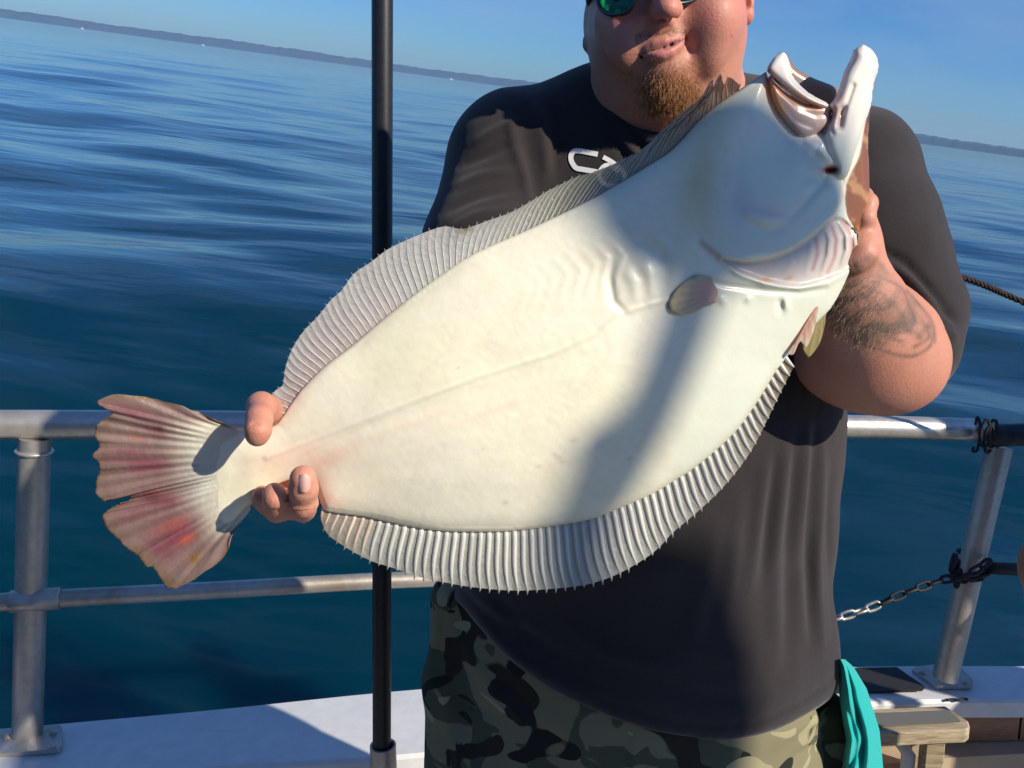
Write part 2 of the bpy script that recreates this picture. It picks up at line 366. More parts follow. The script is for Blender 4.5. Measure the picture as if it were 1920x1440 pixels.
# chain
chain = thing('chain', at(1570, 1160, 2.02), 'galvanised link chain hanging from the gate post, shade painted into its dark far end', 'chain')
def link(c, t, roll, m, L=.046, W=.026, r=.0042):
    t = t.normalized(); a = t.cross(up).normalized(); b = t.cross(a); s_ = a * math.cos(roll) + b * math.sin(roll)
    P = []
    for k in range(16):
        w = 2 * math.pi * k / 16; x = math.cos(w); y = math.sin(w)
        P.append(c + t * ((L - W) / 2 * (1 if x > 0 else -1) * min(1, abs(x) * 6) + x * (W / 2 - r)) + s_ * y * (W / 2 - r))
    o = MB().tube(P, r, 7, closed=True).build('chain_link', m, chain, smooth=True)
cp = [Vector(p) for p in bezpath([at(1405, 1190, 2.045), at(1490, 1178, 2.03), at(1572, 1158, 2.02), at(1630, 1140, 2.03), at(1680, 1119, 2.04), at(1730, 1100, 2.05), at(1775, 1086, 2.06), at(1805, 1082, 2.045), at(1835, 1066, 2.05), at(1856, 1048, 2.07)], 30)]
dist = [0]
for p, q in zip(cp, cp[1:]): dist.append(dist[-1] + (q - p).length)
s = 0; k = 0
while s < dist[-1]:
    i = min(np.searchsorted(dist, s), len(cp) - 2)
    link(cp[i], cp[i + 1] - cp[i], (R(70) if k % 2 else R(-15)) + random.uniform(-.2, .2), steel if k < 10 else steeld)  # sunlit links pale, the rest coloured dark for shade
    s += .0355; k += 1
for j in range(11): # the turns round the post
    w = -2.9 + j * .42; c = at(1818 - 2, 1060, 2.12); pc = c + Vector((.043 * math.cos(w), .043 * math.sin(w), .010 * j * .5 - .03))
    link(pc, Vector((-math.sin(w), math.cos(w), .12)), (R(75) if j % 2 else R(-10)), steeld)
for j in range(5):
    link(at(1788 + j * 2, 1052 + j * 9, 2.07), Vector((.2, 0, 1)), R(80) if j % 2 else 0, steeld)
# rope upper right
rope_m = mat('dark weathered rope', (.03, .026, .024), .85, noise=[(60, (.4, .4, .4), (2.4, 1.5, 1.2), .35, .7, None)])
rp_ = [at(x, y, Y_) for x, y, Y_ in ((1405, 372, 2.08), (1500, 409, 2.0), (1600, 448, 1.93), (1700, 481, 1.9), (1775, 509, 1.9), (1850, 537, 1.9), (1920, 567, 1.9), (2100, 640, 1.9), (2400, 780, 1.9))]
rp_ = [Vector(p) for p in bezpath(rp_, 26)]
rope = thing('mooring_rope', rp_[0], 'dark twisted rope stretched across the water at the right behind the sleeve', 'rope')
for st in range(3):
    P = []
    for i, p in enumerate(rp_):
        w = i * .75 + st * 2.094; t = (rp_[min(i + 1, len(rp_) - 1)] - rp_[max(0, i - 1)]).normalized(); a = t.cross(up).normalized(); b = t.cross(a)
        P.append(p + (a * math.cos(w) + b * math.sin(w)) * .0036)
    MB().tube(P, .0040, 6).build('strand', rope_m, rope, smooth=True)
# black pole
pole = thing('black_pole', at(718, 1440, 1.45), 'tall black pole standing in a short aluminium socket left of the man', 'pole')
a, b = at(717, -260, 1.45), at(716, 1397, 1.45)
a2 = Vector((a.x, 1.45, a.z))
autosmooth(MB().tube([b + (b - a) * .03, b + (b - a) * .029, a, a + up * .004], [.0172, .0172, .0172, .010], 24).build('tube', black, pole))
sk = MB(); c1 = at(718, 1397, 1.45); c2 = Vector((c1.x + .004, 1.45, DECK + .004))
sk.tube([c2, c1], .0245, 24, caps=False); sk.tube([c1, c1 - (c1 - c2) * .12], .0205, 24, caps=False)
v = []; n = 24
ax = (c1 - c2).normalized(); u_ = ax.cross(Vector((0, 1, 0))).normalized(); v_ = ax.cross(u_)
rim = [c1 + (u_ * math.cos(q * 2 * math.pi / n) + v_ * math.sin(q * 2 * math.pi / n)) * rr for rr in (.0205, .0245) for q in range(n)]
sk.add(rim, [(q, (q + 1) % n, n + (q + 1) % n, n + q) for q in range(n)])
autosmooth(sk.build('socket', alu2, pole))
# wooden step
step = thing('wooden_step', Vector((.75, 1.9, DECK)), 'weathered pale wooden step with a dark tread strip in front of the gunwale', 'step')
ZS = -1.2
q = [atz(x, y, ZS) for x, y in ((1440, 1338), (1772, 1323), (1816, 1352), (1819, 1362), (1812, 1368), (1420, 1386))]
board = MB().prism([p - up * .036 for p in q], (0, 0, .036)).build('board', wood, step)
bv = board.modifiers.new('b', 'BEVEL'); bv.width = .004; bv.segments = 2
tr = [atz(x, y, ZS + .0025) for x, y in ((1470, 1345), (1778, 1332), (1800, 1351), (1801, 1354), (1440, 1373))]
MB().prism(tr, (0, 0, .0012)).build('tread_strip', grey, step)
for x0, x1, dy in ((1742, 1779, .03), (1742, 1779, .10), (1460, 1497, .03)):
    a = atz(x0, 1396, ZS - .037); b = atz(x1, 1396, ZS - .037)
    MB().box(((a.x + b.x) / 2, a.y + dy, (ZS - .037 + DECK) / 2), (b.x - a.x, .035, ZS - .037 - DECK), bev=.003).build('leg', wood, step)
a = atz(1668, 1440, -1.4)
thing_p = mesh('white_pipe', *(lambda m: (m.v, m.f))(MB().tube([Vector((a.x, 1.93, DECK)), Vector((a.x, 1.93, -1.30)), Vector((a.x - .02, 1.96, -1.27)), Vector((a.x - .08, 2.0, -1.26))], .017, 14)), white, label='short white plastic pipe under the wooden step', cat='pipe')

# ------------------------------------------------------------------ summer haze over the water
hz = bpy.data.materials.new('haze'); hz.use_nodes = True; hn = hz.node_tree; hn.nodes.clear()
ho = hn.nodes.new('ShaderNodeOutputMaterial'); pv = hn.nodes.new('ShaderNodeVolumePrincipled'); pv.inputs['Color'].default_value = (.50, .74, 1, 1); pv.inputs['Density'].default_value = .00006
hn.links.new(pv.outputs[0], ho.inputs['Volume'])
h_ = MB().box((0, 0, 44), (19000, 19000, 92)).build('haze', hz, None, kind='stuff'); roots.remove(h_)
tag(h_, 'thin pale summer haze lying over the sea', None)
# ------------------------------------------------------------------ sculpting tools
def nets(d, gx, gy, gz):
    """naive surface nets on a rectilinear grid; returns verts (grid coordinates mapped) and quads"""
    s = d < 0
    c = [s[i:s.shape[0] - 1 + i, j:s.shape[1] - 1 + j, k:s.shape[2] - 1 + k] for i in (0, 1) for j in (0, 1) for k in (0, 1)]
    cnt = sum(x.astype(np.int8) for x in c); act = (cnt > 0) & (cnt < 8)
    I, J, K = np.nonzero(act); n = len(I); idx = -np.ones(act.shape, np.int64); idx[I, J, K] = np.arange(n)
    acc = np.zeros((n, 3)); num = np.zeros(n)
    for ax in range(3):
        o1 = [(0, 0), (0, 1), (1, 0), (1, 1)]
        for (p, q) in o1:
            if ax == 0: A = (0, p, q); B = (1, p, q)
            elif ax == 1: A = (p, 0, q); B = (p, 1, q)
            else: A = (p, q, 0); B = (p, q, 1)
            da = d[I + A[0], J + A[1], K + A[2]]; db = d[I + B[0], J + B[1], K + B[2]]
            cr = (da < 0) != (db < 0); t = np.where(cr, da / np.where(cr, da - db, 1), 0)
            pos = np.zeros((n, 3))
            for m in range(3): pos[:, m] = A[m] + (t if m == ax else 0)
            acc[cr] += pos[cr]; num[cr] += 1
    acc /= num[:, None]
    def mp(g, i, f):
        i = i.astype(int); return g[i] * (1 - f) + g[np.minimum(i + 1, len(g) - 1)] * f
    V = np.stack([mp(gx, I, acc[:, 0]), mp(gy, J, acc[:, 1]), mp(gz, K, acc[:, 2])], -1)
    Q = []
    for ax in range(3):
        a = [slice(1, -1)] * 3; a[ax] = slice(0, -1)
        b = [slice(1, -1)] * 3; b[ax] = slice(1, None)
        sa, sb = s[tuple(a)], s[tuple(b)]
        for flip in (0, 1):
            e = (sa & ~sb) if flip == 0 else (~sa & sb)
            i, j, k = np.nonzero(e); P = [i, j, k]
            P = [P[m] + (0 if m == ax else 1) for m in range(3)]
            o1, o2 = [m for m in range(3) if m != ax]
            def g(u, v):
                z = [P[0].copy(), P[1].copy(), P[2].copy()]; z[o1] = z[o1] - u; z[o2] = z[o2] - v; return idx[z[0], z[1], z[2]]
            q = np.stack([g(1, 1), g(0, 1), g(0, 0), g(1, 0)], -1)
            if (ax == 1): q = q[:, ::-1]
            if flip: q = q[:, ::-1]
            Q.append(q)
    Q = np.concatenate(Q); Q = Q[(Q >= 0).all(1)]
    return V, Q
def polysd(px, py, poly):
    """signed distance to a polygon, positive inside"""
    P = np.asarray(poly, float); X = px.ravel().astype(np.float32); Y = py.ravel().astype(np.float32)
    d = np.full(X.shape, 1e9, np.float32); ins = np.zeros(X.shape, bool)
    for a, b in zip(P, np.roll(P, -1, 0)):
        ex, ey = b - a; wx, wy = X - a[0], Y - a[1]; L = ex * ex + ey * ey + 1e-9
        t = np.clip((wx * ex + wy * ey) / L, 0, 1); d = np.minimum(d, (wx - ex * t) ** 2 + (wy - ey * t) ** 2)
        c = ((a[1] <= Y) & (b[1] > Y)) | ((b[1] <= Y) & (a[1] > Y))
        with np.errstate(divide='ignore', invalid='ignore'): xi = a[0] + (Y - a[1]) / (b[1] - a[1] if b[1] != a[1] else 1) * ex
        ins ^= c & (X < xi)
    d = np.sqrt(d); return np.where(ins, d, -d).reshape(px.shape)
def linesd(px, py, line):
    X = np.asarray(px, np.float32); Y = np.asarray(py, np.float32); d = np.full(X.shape, 1e9, np.float32); tt = np.zeros(X.shape, np.float32)
    P = np.asarray(line, float); n = len(P) - 1
    for i in range(n):
        a, b = P[i], P[i + 1]; ex, ey = b - a; L = ex * ex + ey * ey + 1e-9
        t = np.clip(((X - a[0]) * ex + (Y - a[1]) * ey) / L, 0, 1); q = (X - a[0] - ex * t) ** 2 + (Y - a[1] - ey * t) ** 2
        m = q < d; d = np.where(m, q, d); tt = np.where(m, (i + t) / n, tt)
    return np.sqrt(d), tt
def spl(P, n=6): return [tuple(p) for p in bezpath(P, n)]
def smin(a, b, k):
    h = np.clip(.5 + .5 * (b - a) / k, 0, 1); return b * (1 - h) + a * h - k * h * (1 - h)
def vnoise(P, sc, seed=0, octv=3):
    """cheap smooth pseudo noise, -1..1"""
    r = np.random.default_rng(seed); o = np.zeros(P.shape[:-1]); a = 1; tot = 0
    for k in range(octv):
        s = 0
        for q in range(5):
            w = r.normal(size=P.shape[-1]); w /= np.linalg.norm(w) + 1e-9; s = s + np.sin((P @ w) * sc * (2 ** k) * (.7 + .6 * r.random()) + r.random() * 6.3)
        o += a * s / 3.2; tot += a; a *= .5
    return o / tot
# ------------------------------------------------------------------ the flatfish
def YF(px): return .70 + (np.asarray(px, float) - 180) / (1640 - 180) * .17
U_ = [(440, 806), (480, 806), (518, 794), (560, 735), (610, 685), (655, 651), (720, 596), (772, 555), (830, 513), (888, 476), (980, 435), (1025, 414), (1128, 363), (1219, 308), (1264, 277), (1321, 215), (1386, 168), (1412, 150), (1437, 133)]
HEADF = [(1446, 165), (1458, 205), (1479, 233), (1502, 246), (1562, 250), (1578, 317), (1582, 346), (1586, 379), (1590, 405), (1604, 430), (1611, 441), (1606, 475), (1597, 500), (1578, 544), (1556, 581), (1531, 606), (1508, 634), (1476, 668)]
L_ = [(1455, 696), (1428, 741), (1400, 783), (1376, 813), (1341, 846), (1317, 866), (1289, 887), (1265, 901), (1237, 919), (1202, 936), (1150, 958), (1112, 973), (1056, 984), (962, 996), (869, 998), (794, 992), (719, 977), (681, 969), (625, 962), (606, 955), (596, 930), (585, 905), (560, 897), (525, 907), (500, 924), (482, 940), (462, 956), (436, 985), (408, 985), (382, 950), (370, 905), (370, 860), (384, 815), (410, 798)]
BODY = spl(U_, 3) + spl(HEADF, 3) + spl(L_, 3)
def w_at(P, w): return P
def fish_body():
    g = 2.6
    gx = np.arange(362, 1660, g); gy = np.arange(70, 1010, g); gw = np.concatenate([np.arange(-.052, .052, .0021)])
    PX, PY = np.meshgrid(gx, gy, indexing='ij')
    r = polysd(PX, PY, BODY)
    x = np.clip(r / 235, 0, 1)
    t = np.where(r > 0, .034 * (1 - (1 - x) ** 2) ** .62, r * .0004)
    t *= .04 + .40 * sm((PX - 385) / 95) + .56 * sm((PX - 440) / 420)
    tb = t.copy()
    for _ in range(3):
        k = 13; pad = np.pad(tb, k, mode='edge'); cs = np.cumsum(np.pad(pad, ((1, 0), (0, 0))), 0); tb = (cs[2 * k + 1:] - cs[:-2 * k - 1]) / (2 * k + 1)
        cs = np.cumsum(np.pad(tb, ((0, 0), (1, 0))), 1); tb = (cs[:, 2 * k + 1:] - cs[:, :-2 * k - 1]) / (2 * k + 1)
    mk = sm((r - 12) / 70); t = t * (1 - mk) + tb * mk
    front = t.copy(); back = t.copy() * .9
    def ridge(line, amp, wid, fade=True):
        nonlocal front
        d, tt = linesd(PX, PY, line); e = np.sin(np.pi * np.clip(tt, .02, .98)) ** .5 if fade else 1
        front = front + np.where(r > 4, amp * np.exp(-(d / wid) ** 2) * e, 0)
    def raised(poly, amp, edge, fade=None):
        nonlocal front
        q = polysd(PX, PY, spl(poly + [poly[0]], 4)); m = sm(q / edge + .5)
        if fade is not None: m = m * fade
        front = front + np.where(r > 2, amp * m, 0)
    # gill cover
    GC = [(1300, 300), (1400, 215), (1500, 255), (1562, 300), (1578, 340), (1576, 379), (1556, 410), (1526, 436), (1480, 468), (1420, 488), (1362, 486), (1324, 466), (1308, 430), (1300, 370)]
    raised(GC, .0075, 9, sm((PX + PY * .9 - 1690) / 190))
    # sunken gill membranes right of it
    GM = [(1356, 489), (1420, 492), (1480, 473), (1530, 440), (1565, 408), (1598, 425), (1611, 441), (1604, 478), (1590, 505), (1500, 537), (1437, 528), (1390, 512)]
    raised(GM, -.005, 8)
    for ln, a in (([(1548, 425), (1556, 450), (1553, 480), (1541, 512)], .0036), ([(1571, 410), (1588, 440), (1588, 470), (1577, 503)], .0046), ([(1518, 447), (1520, 475), (1510, 510)], .0016), ([(1480, 475), (1484, 495), (1470, 518)], .0009), ([(1604, 438), (1607, 470), (1594, 500), (1578, 540)], .004)):
        ridge(ln, a, 5.5)
        ridge([(p[0] + 9, p[1] + 1) for p in ln], -a * .6, 4)
    ridge([(1352, 485), (1384, 512), (1437, 531), (1500, 540), (1552, 531), (1590, 508)], .0042, 7)
    ridge([(1300, 520), (1360, 535), (1437, 545), (1500, 548), (1545, 540)], -.003, 6)
    # cheek relief
    ridge([(1300, 455), (1330, 475), (1350, 492)], -.0018, 8)
    ridge([(1310, 285), (1318, 350), (1312, 420), (1330, 470)], -.0010, 20)
    ridge([(1504, 262), (1540, 268), (1560, 296), (1560, 312)], .0075, 17)
    ridge([(1500, 330), (1540, 335), (1562, 345)], -.0035, 12)
    ridge([(1555, 317), (1540, 345), (1500, 390), (1478, 410)], -.0032, 9)
    ridge([(1390, 395), (1430, 412), (1470, 410)], .0022, 12)
    ridge([(1400, 420), (1440, 436), (1470, 425)], -.0016, 10)
    raised([(1380, 330), (1440, 300), (1500, 330), (1480, 390), (1410, 390)], .003, 60)
    # pectoral root, collar bumps
    ridge([(1462, 560), (1463, 585)], -.0028, 6); ridge([(1400, 556), (1408, 566)], .002, 8); ridge([(1350, 555), (1360, 572)], .002, 8)
    ridge([(1474, 558), (1475, 585)], .0022, 6)
    # belly cavity and the muscle segments over the ribs
    ridge([(1150, 480), (1143, 520), (1150, 565), (1175, 590)], -.0028, 8)
    ridge([(1160, 470), (1200, 455), (1235, 475), (1250, 510), (1240, 560)], -.0018, 13)
    ridge([(1170, 500), (1190, 530), (1195, 570)], .0020, 12); ridge([(1205, 490), (1220, 520), (1222, 560)], .0020, 11)
    for k in range(8):
        u = k / 18; cx, cy = 1165 - 470 * u, 480 + 150 * u
        a = .00060 * (1 - u * 2.1) ** 1.2 + .00004
        ridge([(cx - 26, cy - 34 + 6 * u), (cx + 4, cy), (cx - 14, cy + 60)], a, 6.5)
        ridge([(cx - 40, cy + 120), (cx - 12, cy + 175), (cx - 50, cy + 240)], a * .35, 8)
    # lateral line
    ridge([(500, 858), (620, 812), (750, 760), (900, 706), (1040, 662), (1120, 625), (1160, 590), (1215, 572), (1262, 560)], .0011, 5, False)
    ridge([(500, 845), (640, 815), (800, 768), (940, 722), (1090, 668)], -.0010, 14)
    ridge([(560, 905), (700, 880), (850, 850)], -.0007, 20)
    # soft unevenness of flesh
    N2 = np.stack([PX, PY], -1)
    front = front + np.where(r > 8, vnoise(N2, .011, 5) * .0011 + vnoise(N2, .05, 6) * .00028 + vnoise(N2, .16, 8, 2) * .00010, 0)
    W = gw[None, None, :].astype(np.float32)
    f = np.maximum(-W - front[..., None], W - back[..., None]).astype(np.float32)
    r3 = (-r * .0005)[..., None]
    f = np.maximum(f, np.where(r3 > 0, r3, -1)).astype(np.float32)
    def plate(poly, w0, T, Rr, k=.004, sl=0, n=4):
        nonlocal f
        q = polysd(PX, PY, spl(poly + [poly[0]], n)); x = np.clip(q / Rr, 0, 1)
        tt = np.where(q > 0, T * np.sqrt(np.maximum(1 - (1 - x) ** 2, 0)), q * .0005)
        wc = w0 + sl * (PY - poly[0][1])
        p = np.abs(W - (wc[..., None] if hasattr(wc, 'shape') else wc)) - tt[..., None]
        f = smin(f, p.astype(np.float32), k)
        return q
    UJ = [(1438, 134), (1441, 122), (1453, 106), (1468, 98), (1475, 104), (1479, 118), (1484, 138), (1497, 157), (1519, 176), (1553, 195), (1546, 203), (1517, 194), (1490, 178), (1468, 160), (1452, 146)]
    plate(UJ, -.010, .010, 11, .002)
    MX = [(1441, 138), (1458, 158), (1480, 176), (1512, 195), (1553, 199), (1559, 215), (1556, 232), (1546, 243), (1522, 256), (1500, 257), (1478, 234), (1458, 207), (1446, 180)]
    plate(MX, -.004, .011, 13, .003)
    LJ = [(1618, 83), (1633, 92), (1645, 110), (1646, 133), (1638, 156), (1632, 200), (1618, 240), (1603, 285), (1588, 330), (1570, 334), (1558, 305), (1546, 265), (1552, 238), (1561, 214), (1556, 198), (1567, 182), (1576, 160), (1583, 137), (1596, 112), (1603, 93)]
    qlj = plate(LJ, -.010, .015, 22, .004)
    FU = [(1441, 130), (1456, 103), (1474, 99), (1492, 126), (1527, 147), (1568, 164), (1574, 185), (1560, 205), (1520, 196), (1480, 170), (1450, 150)]
    plate(FU, .034, .007, 12, .003)
    BS = [(1634, 150), (1640, 152), (1631, 200), (1628, 260), (1629, 320), (1630, 370), (1622, 408), (1611, 440), (1588, 424), (1566, 395), (1575, 330), (1590, 280), (1606, 240), (1620, 200)]
    plate(BS, .018, .012, 14, .004)
    # crease along the lower jaw and the hollow at the mouth corner
    d1, _ = linesd(PX, PY, [(1600, 160), (1588, 195), (1578, 212)]); d2, _ = linesd(PX, PY, [(1580, 205), (1577, 222), (1574, 236)])
    d3, _ = linesd(PX, PY, [(1552, 320), (1566, 318)])
    d4, _ = linesd(PX, PY, [(1556, 214), (1557, 232), (1562, 252)])
    dent = .0022 * np.exp(-(d1 / 4) ** 2) + .0045 * np.exp(-(d2 / 6.5) ** 2) + .011 * np.exp(-(d3 / 6) ** 2) + .0015 * np.exp(-(d4 / 3.5) ** 2)
    d5, _ = linesd(PX, PY, [(1470, 175), (1500, 203), (1530, 215), (1552, 214)])
    dent = dent + .0012 * np.exp(-(d5 / 6) ** 2)
    d6, _ = linesd(PX, PY, [(1462, 190), (1490, 225), (1525, 240)])
    dent = dent + .0008 * np.exp(-(d6 / 5) ** 2) - .0005 * np.exp(-((d6 - 11) / 4) ** 2)
    m = (W < .004)
    f = np.where(m, np.maximum(f, f + dent[..., None]), f).astype(np.float32)
    V, Q = nets(f, gx, gy, gw)
    return V, Q
def blob(px, py, cx, cy, rx, ry, ang=0):
    c, s = math.cos(R(ang)), math.sin(R(ang)); x, y = px - cx, py - cy
    u = (x * c + y * s) / rx; v = (-x * s + y * c) / ry; return np.exp(-(u * u + v * v))
def paint(col, m, c): return col * (1 - m[:, None]) + np.array(c) * m[:, None]
def fish_colour(px, py, w):
    n = len(px); col = np.tile(np.array([.82, .79, .62]), (n, 1)); P = np.stack([px, py], -1)
    n1 = vnoise(P, .02, 11); n2 = vnoise(P, .09, 12); n3 = vnoise(P, .3, 13, 2)
    col = col * (1 + .045 * n1[:, None] + .03 * n2[:, None] + .025 * n3[:, None]); col[:, 2] *= 1 + .06 * vnoise(P, .012, 14)
    mot = np.clip(vnoise(P, .045, 15) * vnoise(P, .02, 16) * 2 - .2, 0, 1); col = paint(col, mot * .22, (.70, .52, .40))
    ve = np.abs(vnoise(P, .035, 17)); col = paint(col, .10 * np.exp(-(ve / .05) ** 2), (.66, .50, .42))
    B = lambda *a: blob(px, py, *a)
    headw = sm((px * .8 + py * .2 - 1130) / 90)
    col = paint(col, .8 * headw, (.71, .74, .62))                       # greener, duller head: tint of its shade put into the skin
    col = paint(col, np.clip(.6 * B(1312, 345, 34, 80, 6) * (1 + .35 * n2) + .35 * B(1345, 225, 28, 70, 22), 0, 1), (.50, .47, .22))
    col = paint(col, .22 * B(1300, 400, 30, 70, 0), (.55, .46, .25))
    for a in ((560, 850, 75, 26, -12, .32), (600, 870, 60, 14, -20, .35), (760, 800, 160, 10, -20, .16), (900, 780, 130, 9, -20, .12), (540, 770, 60, 16, -48, .28), (596, 925, 20, 36, 0, .55), (620, 940, 36, 14, 10, .3), (480, 870, 40, 18, -10, .25), (1140, 470, 60, 14, -25, .12)):
        col = paint(col, np.clip(a[5] * B(*a[:5]) * (1 + .7 * n2), 0, 1), (.80, .40, .30))
    for a in ((480, 905, 50, 24, -20, .2), (700, 930, 160, 26, 6, .12)): col = paint(col, a[5] * B(*a[:5]), (.62, .56, .36))
    for cx, cy, s_ in ((1047, 858, 5), (1040, 852, 3), (1075, 827, 5), (1055, 866, 3), (948, 942, 4), (1010, 875, 3), (905, 842, 2.5), (860, 690, 2.5), (1180, 860, 3), (1270, 905, 3)):
        col = paint(col, .42 * B(cx, cy, s_ * 1.6, s_), (.42, .40, .34))
    dl, _ = linesd(px, py, [(560, 855), (700, 790), (900, 706), (1040, 662), (1120, 625), (1160, 590), (1262, 560)])
    col = paint(col, .15 * np.exp(-(dl / 4) ** 2), (.55, .48, .34))
    # edge of the fin bases
    dU, _ = linesd(px, py, U_[2:]); col = paint(col, .45 * np.exp(-(dU / 5) ** 2) * (px < 760), (.62, .36, .30))
    dL, _ = linesd(px, py, L_); col = paint(col, .35 * np.exp(-(dL / 7) ** 2), (.55, .46, .28))
    # cheek colours
    col = paint(col, .45 * B(1430, 396, 60, 10, 14) + .3 * B(1500, 378, 26, 9, -40), (.62, .45, .48))
    col = paint(col, .35 * B(1385, 375, 40, 60), (.52, .62, .74))
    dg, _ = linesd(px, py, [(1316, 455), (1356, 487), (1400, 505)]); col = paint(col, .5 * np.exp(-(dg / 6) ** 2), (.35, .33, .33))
    GM = spl([(1356, 489), (1420, 492), (1480, 473), (1530, 440), (1565, 408), (1598, 425), (1611, 441), (1604, 478), (1590, 505), (1500, 537), (1437, 528), (1390, 512), (1356, 489)], 3)
    mg = sm(polysd(px, py, GM) / 6 + .5); col = paint(col, .8 * mg, (.62, .53, .49)); col = paint(col, .5 * mg * sm(n1 * 1.5 - .1), (.50, .36, .35)); col = paint(col, .5 * mg * sm((1480 - px) / 60), (.46, .40, .40))
    for ln in ([(1560, 425), (1567, 450), (1563, 485), (1552, 510)], [(1579, 412), (1596, 440), (1598, 470)], [(1530, 450), (1533, 475), (1524, 505)]):
        dd, _ = linesd(px, py, ln); col = paint(col, .65 * np.exp(-(dd / 4) ** 2), (.48, .20, .18))
    col = paint(col, .8 * B(1437, 524, 12, 4) + .7 * B(1478, 522, 10, 4, -20), (.60, .30, .05))
    # jaws
    jaw = sm((px - 1420) / 60) * sm((285 - py) / 60)
    col = paint(col, jaw * .9, (.82, .76, .68))
    mx = sm(polysd(px, py, spl([(1440, 138), (1458, 160), (1500, 190), (1553, 206), (1559, 222), (1546, 243), (1522, 256), (1500, 257), (1478, 234), (1458, 207), (1446, 180), (1440, 138)], 3)) / 5 + .5)
    col = paint(col, mx * .95, (.56, .40, .33))
    col = paint(col, np.clip(.95 * B(1443, 137, 8, 11) + .75 * B(1452, 160, 18, 15, 50), 0, 1), (.72, .18, .12))
    for a in ((1460, 195, 9, 26, -28, .8), (1492, 184, 36, 10, 32, .9), (1526, 197, 32, 6, 22, .75), (1448, 178, 10, 30, -15, .8)): col = paint(col, a[5] * B(*a[:5]), (.80, .30, .06))
    for a in ((1500, 205, 34, 11, 24, .55), (1545, 244, 12, 8, -30, .65), (1577, 222, 8, 20, 5, .8), (1490, 245, 26, 7, 45, .4)): col = paint(col, np.clip(a[5] * B(*a[:5]), 0, 1), (.52, .26, .22))
    col = paint(col, np.clip(.7 * B(1572, 190, 9, 34, 22) + .55 * B(1560, 215, 8, 26, 0), 0, 1), (.66, .38, .32))
    for a in ((1468, 125, 12, 26, -20, .7), (1540, 208, 40, 6, 22, .0)): col = paint(col, a[5] * B(*a[:5]), (.86, .80, .74))
    col = paint(col, .8 * B(1531, 275, 30, 11, 12), (.84, .84, .80))
    col = paint(col, np.clip(1.3 * B(1555, 319, 13, 6, 8), 0, 1), (.45, .07, .04))
    te, _ = linesd(px, py, [(1603, 93), (1596, 112), (1583, 137), (1575, 160)]); col = paint(col, .6 * np.exp(-(te / 6) ** 2) * (w < .02), (.66, .40, .36))
    # eyed side: brown skin, seen only at the rim and in the gape
    FUm = sm((w - .016) / .004) * sm((px - 1425) / 12) * sm((270 - py) / 10)
    brown = (.085, .060, .045)
    col = paint(col, FUm, (.22, .17, .13)); col = paint(col, FUm * sm(n2 + .3), (.30, .17, .11))
    bs = sm(polysd(px, py, spl([(1640, 140), (1645, 160), (1640, 400), (1618, 450), (1600, 424), (1590, 412), (1570, 396), (1582, 378), (1588, 345), (1598, 320), (1612, 290), (1622, 230), (1640, 140)], 3)) / 4 + .5)
    col = paint(col, bs * sm((w + .004) / .006), (.24, .085, .03)); col = paint(col, bs * sm((w + .004) / .006) * sm(n2 * 2 + .1), (.46, .24, .10))
    col = paint(col, bs * sm((w + .004) / .006) * sm(-n1 * 2 + vnoise(P, .12, 33) * 2), (.13, .045, .022))
    backm = sm((w - .012) / .004) * (1 - FUm) * (1 - bs); col = paint(col, backm, brown)
    tip = np.clip(B(1469, 99, 14, 6, -20) + B(1450, 108, 14, 5, -50) + B(1620, 84, 14, 5, 20), 0, 1); col = paint(col, tip * sm((w + .012) / .006), (.12, .08, .07))
    rim, _ = linesd(px, py, [(1386, 168), (1412, 150), (1440, 131)]); col = paint(col, .85 * np.exp(-(rim / 3.2) ** 2), (.08, .06, .07))
    return np.clip(col, .01, .95)
flesh = mat('wet white flatfish skin', rough=.36, vcol=True, sss=.14, sssr=(1, .55, .35), coat=.32, coatr=.18, bump=[(520, .07, .0010, None), (70, .12, .0030, None)])
def membrane(name, rough=.25, tr=.5, alpha=.9, coat=.8, bs=.35):
    m = bpy.data.materials.new(name); m.use_nodes = True; t = m.node_tree; N = t.nodes; L = t.links; b = N['Principled BSDF']; out = N['Material Output']
    vc = N.new('ShaderNodeVertexColor'); vc.layer_name = 'Col'; L.new(vc.outputs[0], b.inputs['Base Color'])
    b.inputs['Roughness'].default_value = rough; b.inputs['Coat Weight'].default_value = coat; b.inputs['Coat Roughness'].default_value = .12
    tl = N.new('ShaderNodeBsdfTranslucent'); L.new(vc.outputs[0], tl.inputs[0]); tp = N.new('ShaderNodeBsdfTransparent')
    m1 = N.new('ShaderNodeMixShader'); m1.inputs[0].default_value = tr; L.new(b.outputs[0], m1.inputs[1]); L.new(tl.outputs[0], m1.inputs[2])
    m2 = N.new('ShaderNodeMixShader'); m2.inputs[0].default_value = 1 - alpha; L.new(m1.outputs[0], m2.inputs[1]); L.new(tp.outputs[0], m2.inputs[2]); L.new(m2.outputs[0], out.inputs[0])
    tc = N.new('ShaderNodeTexCoord'); q = N.new('ShaderNodeTexNoise'); q.inputs['Scale'].default_value = 210; q.inputs['Detail'].default_value = 3; bn = N.new('ShaderNodeBump'); bn.inputs['Strength'].default_value = bs; bn.inputs['Distance'].default_value = .002
    L.new(tc.outputs['Object'], q.inputs['Vector']); L.new(q.outputs[0], bn.inputs['Height']); L.new(bn.outputs[0], b.inputs['Normal'])
    return m
finm = membrane('wet fin membrane', alpha=.88, tr=.30, coat=.9, rough=.35, bs=.7); raym = mat('fin ray', rough=.42, vcol=True, sss=.15, coat=.12, coatr=.3, bump=[(300, .3, .001, None)])
fish = thing('flatfish', at(880, 700, .79), 'big white bellied flatfish held up slantwise in both hands, mouth gaping at upper right', 'fish')
V, Q = fish_body()
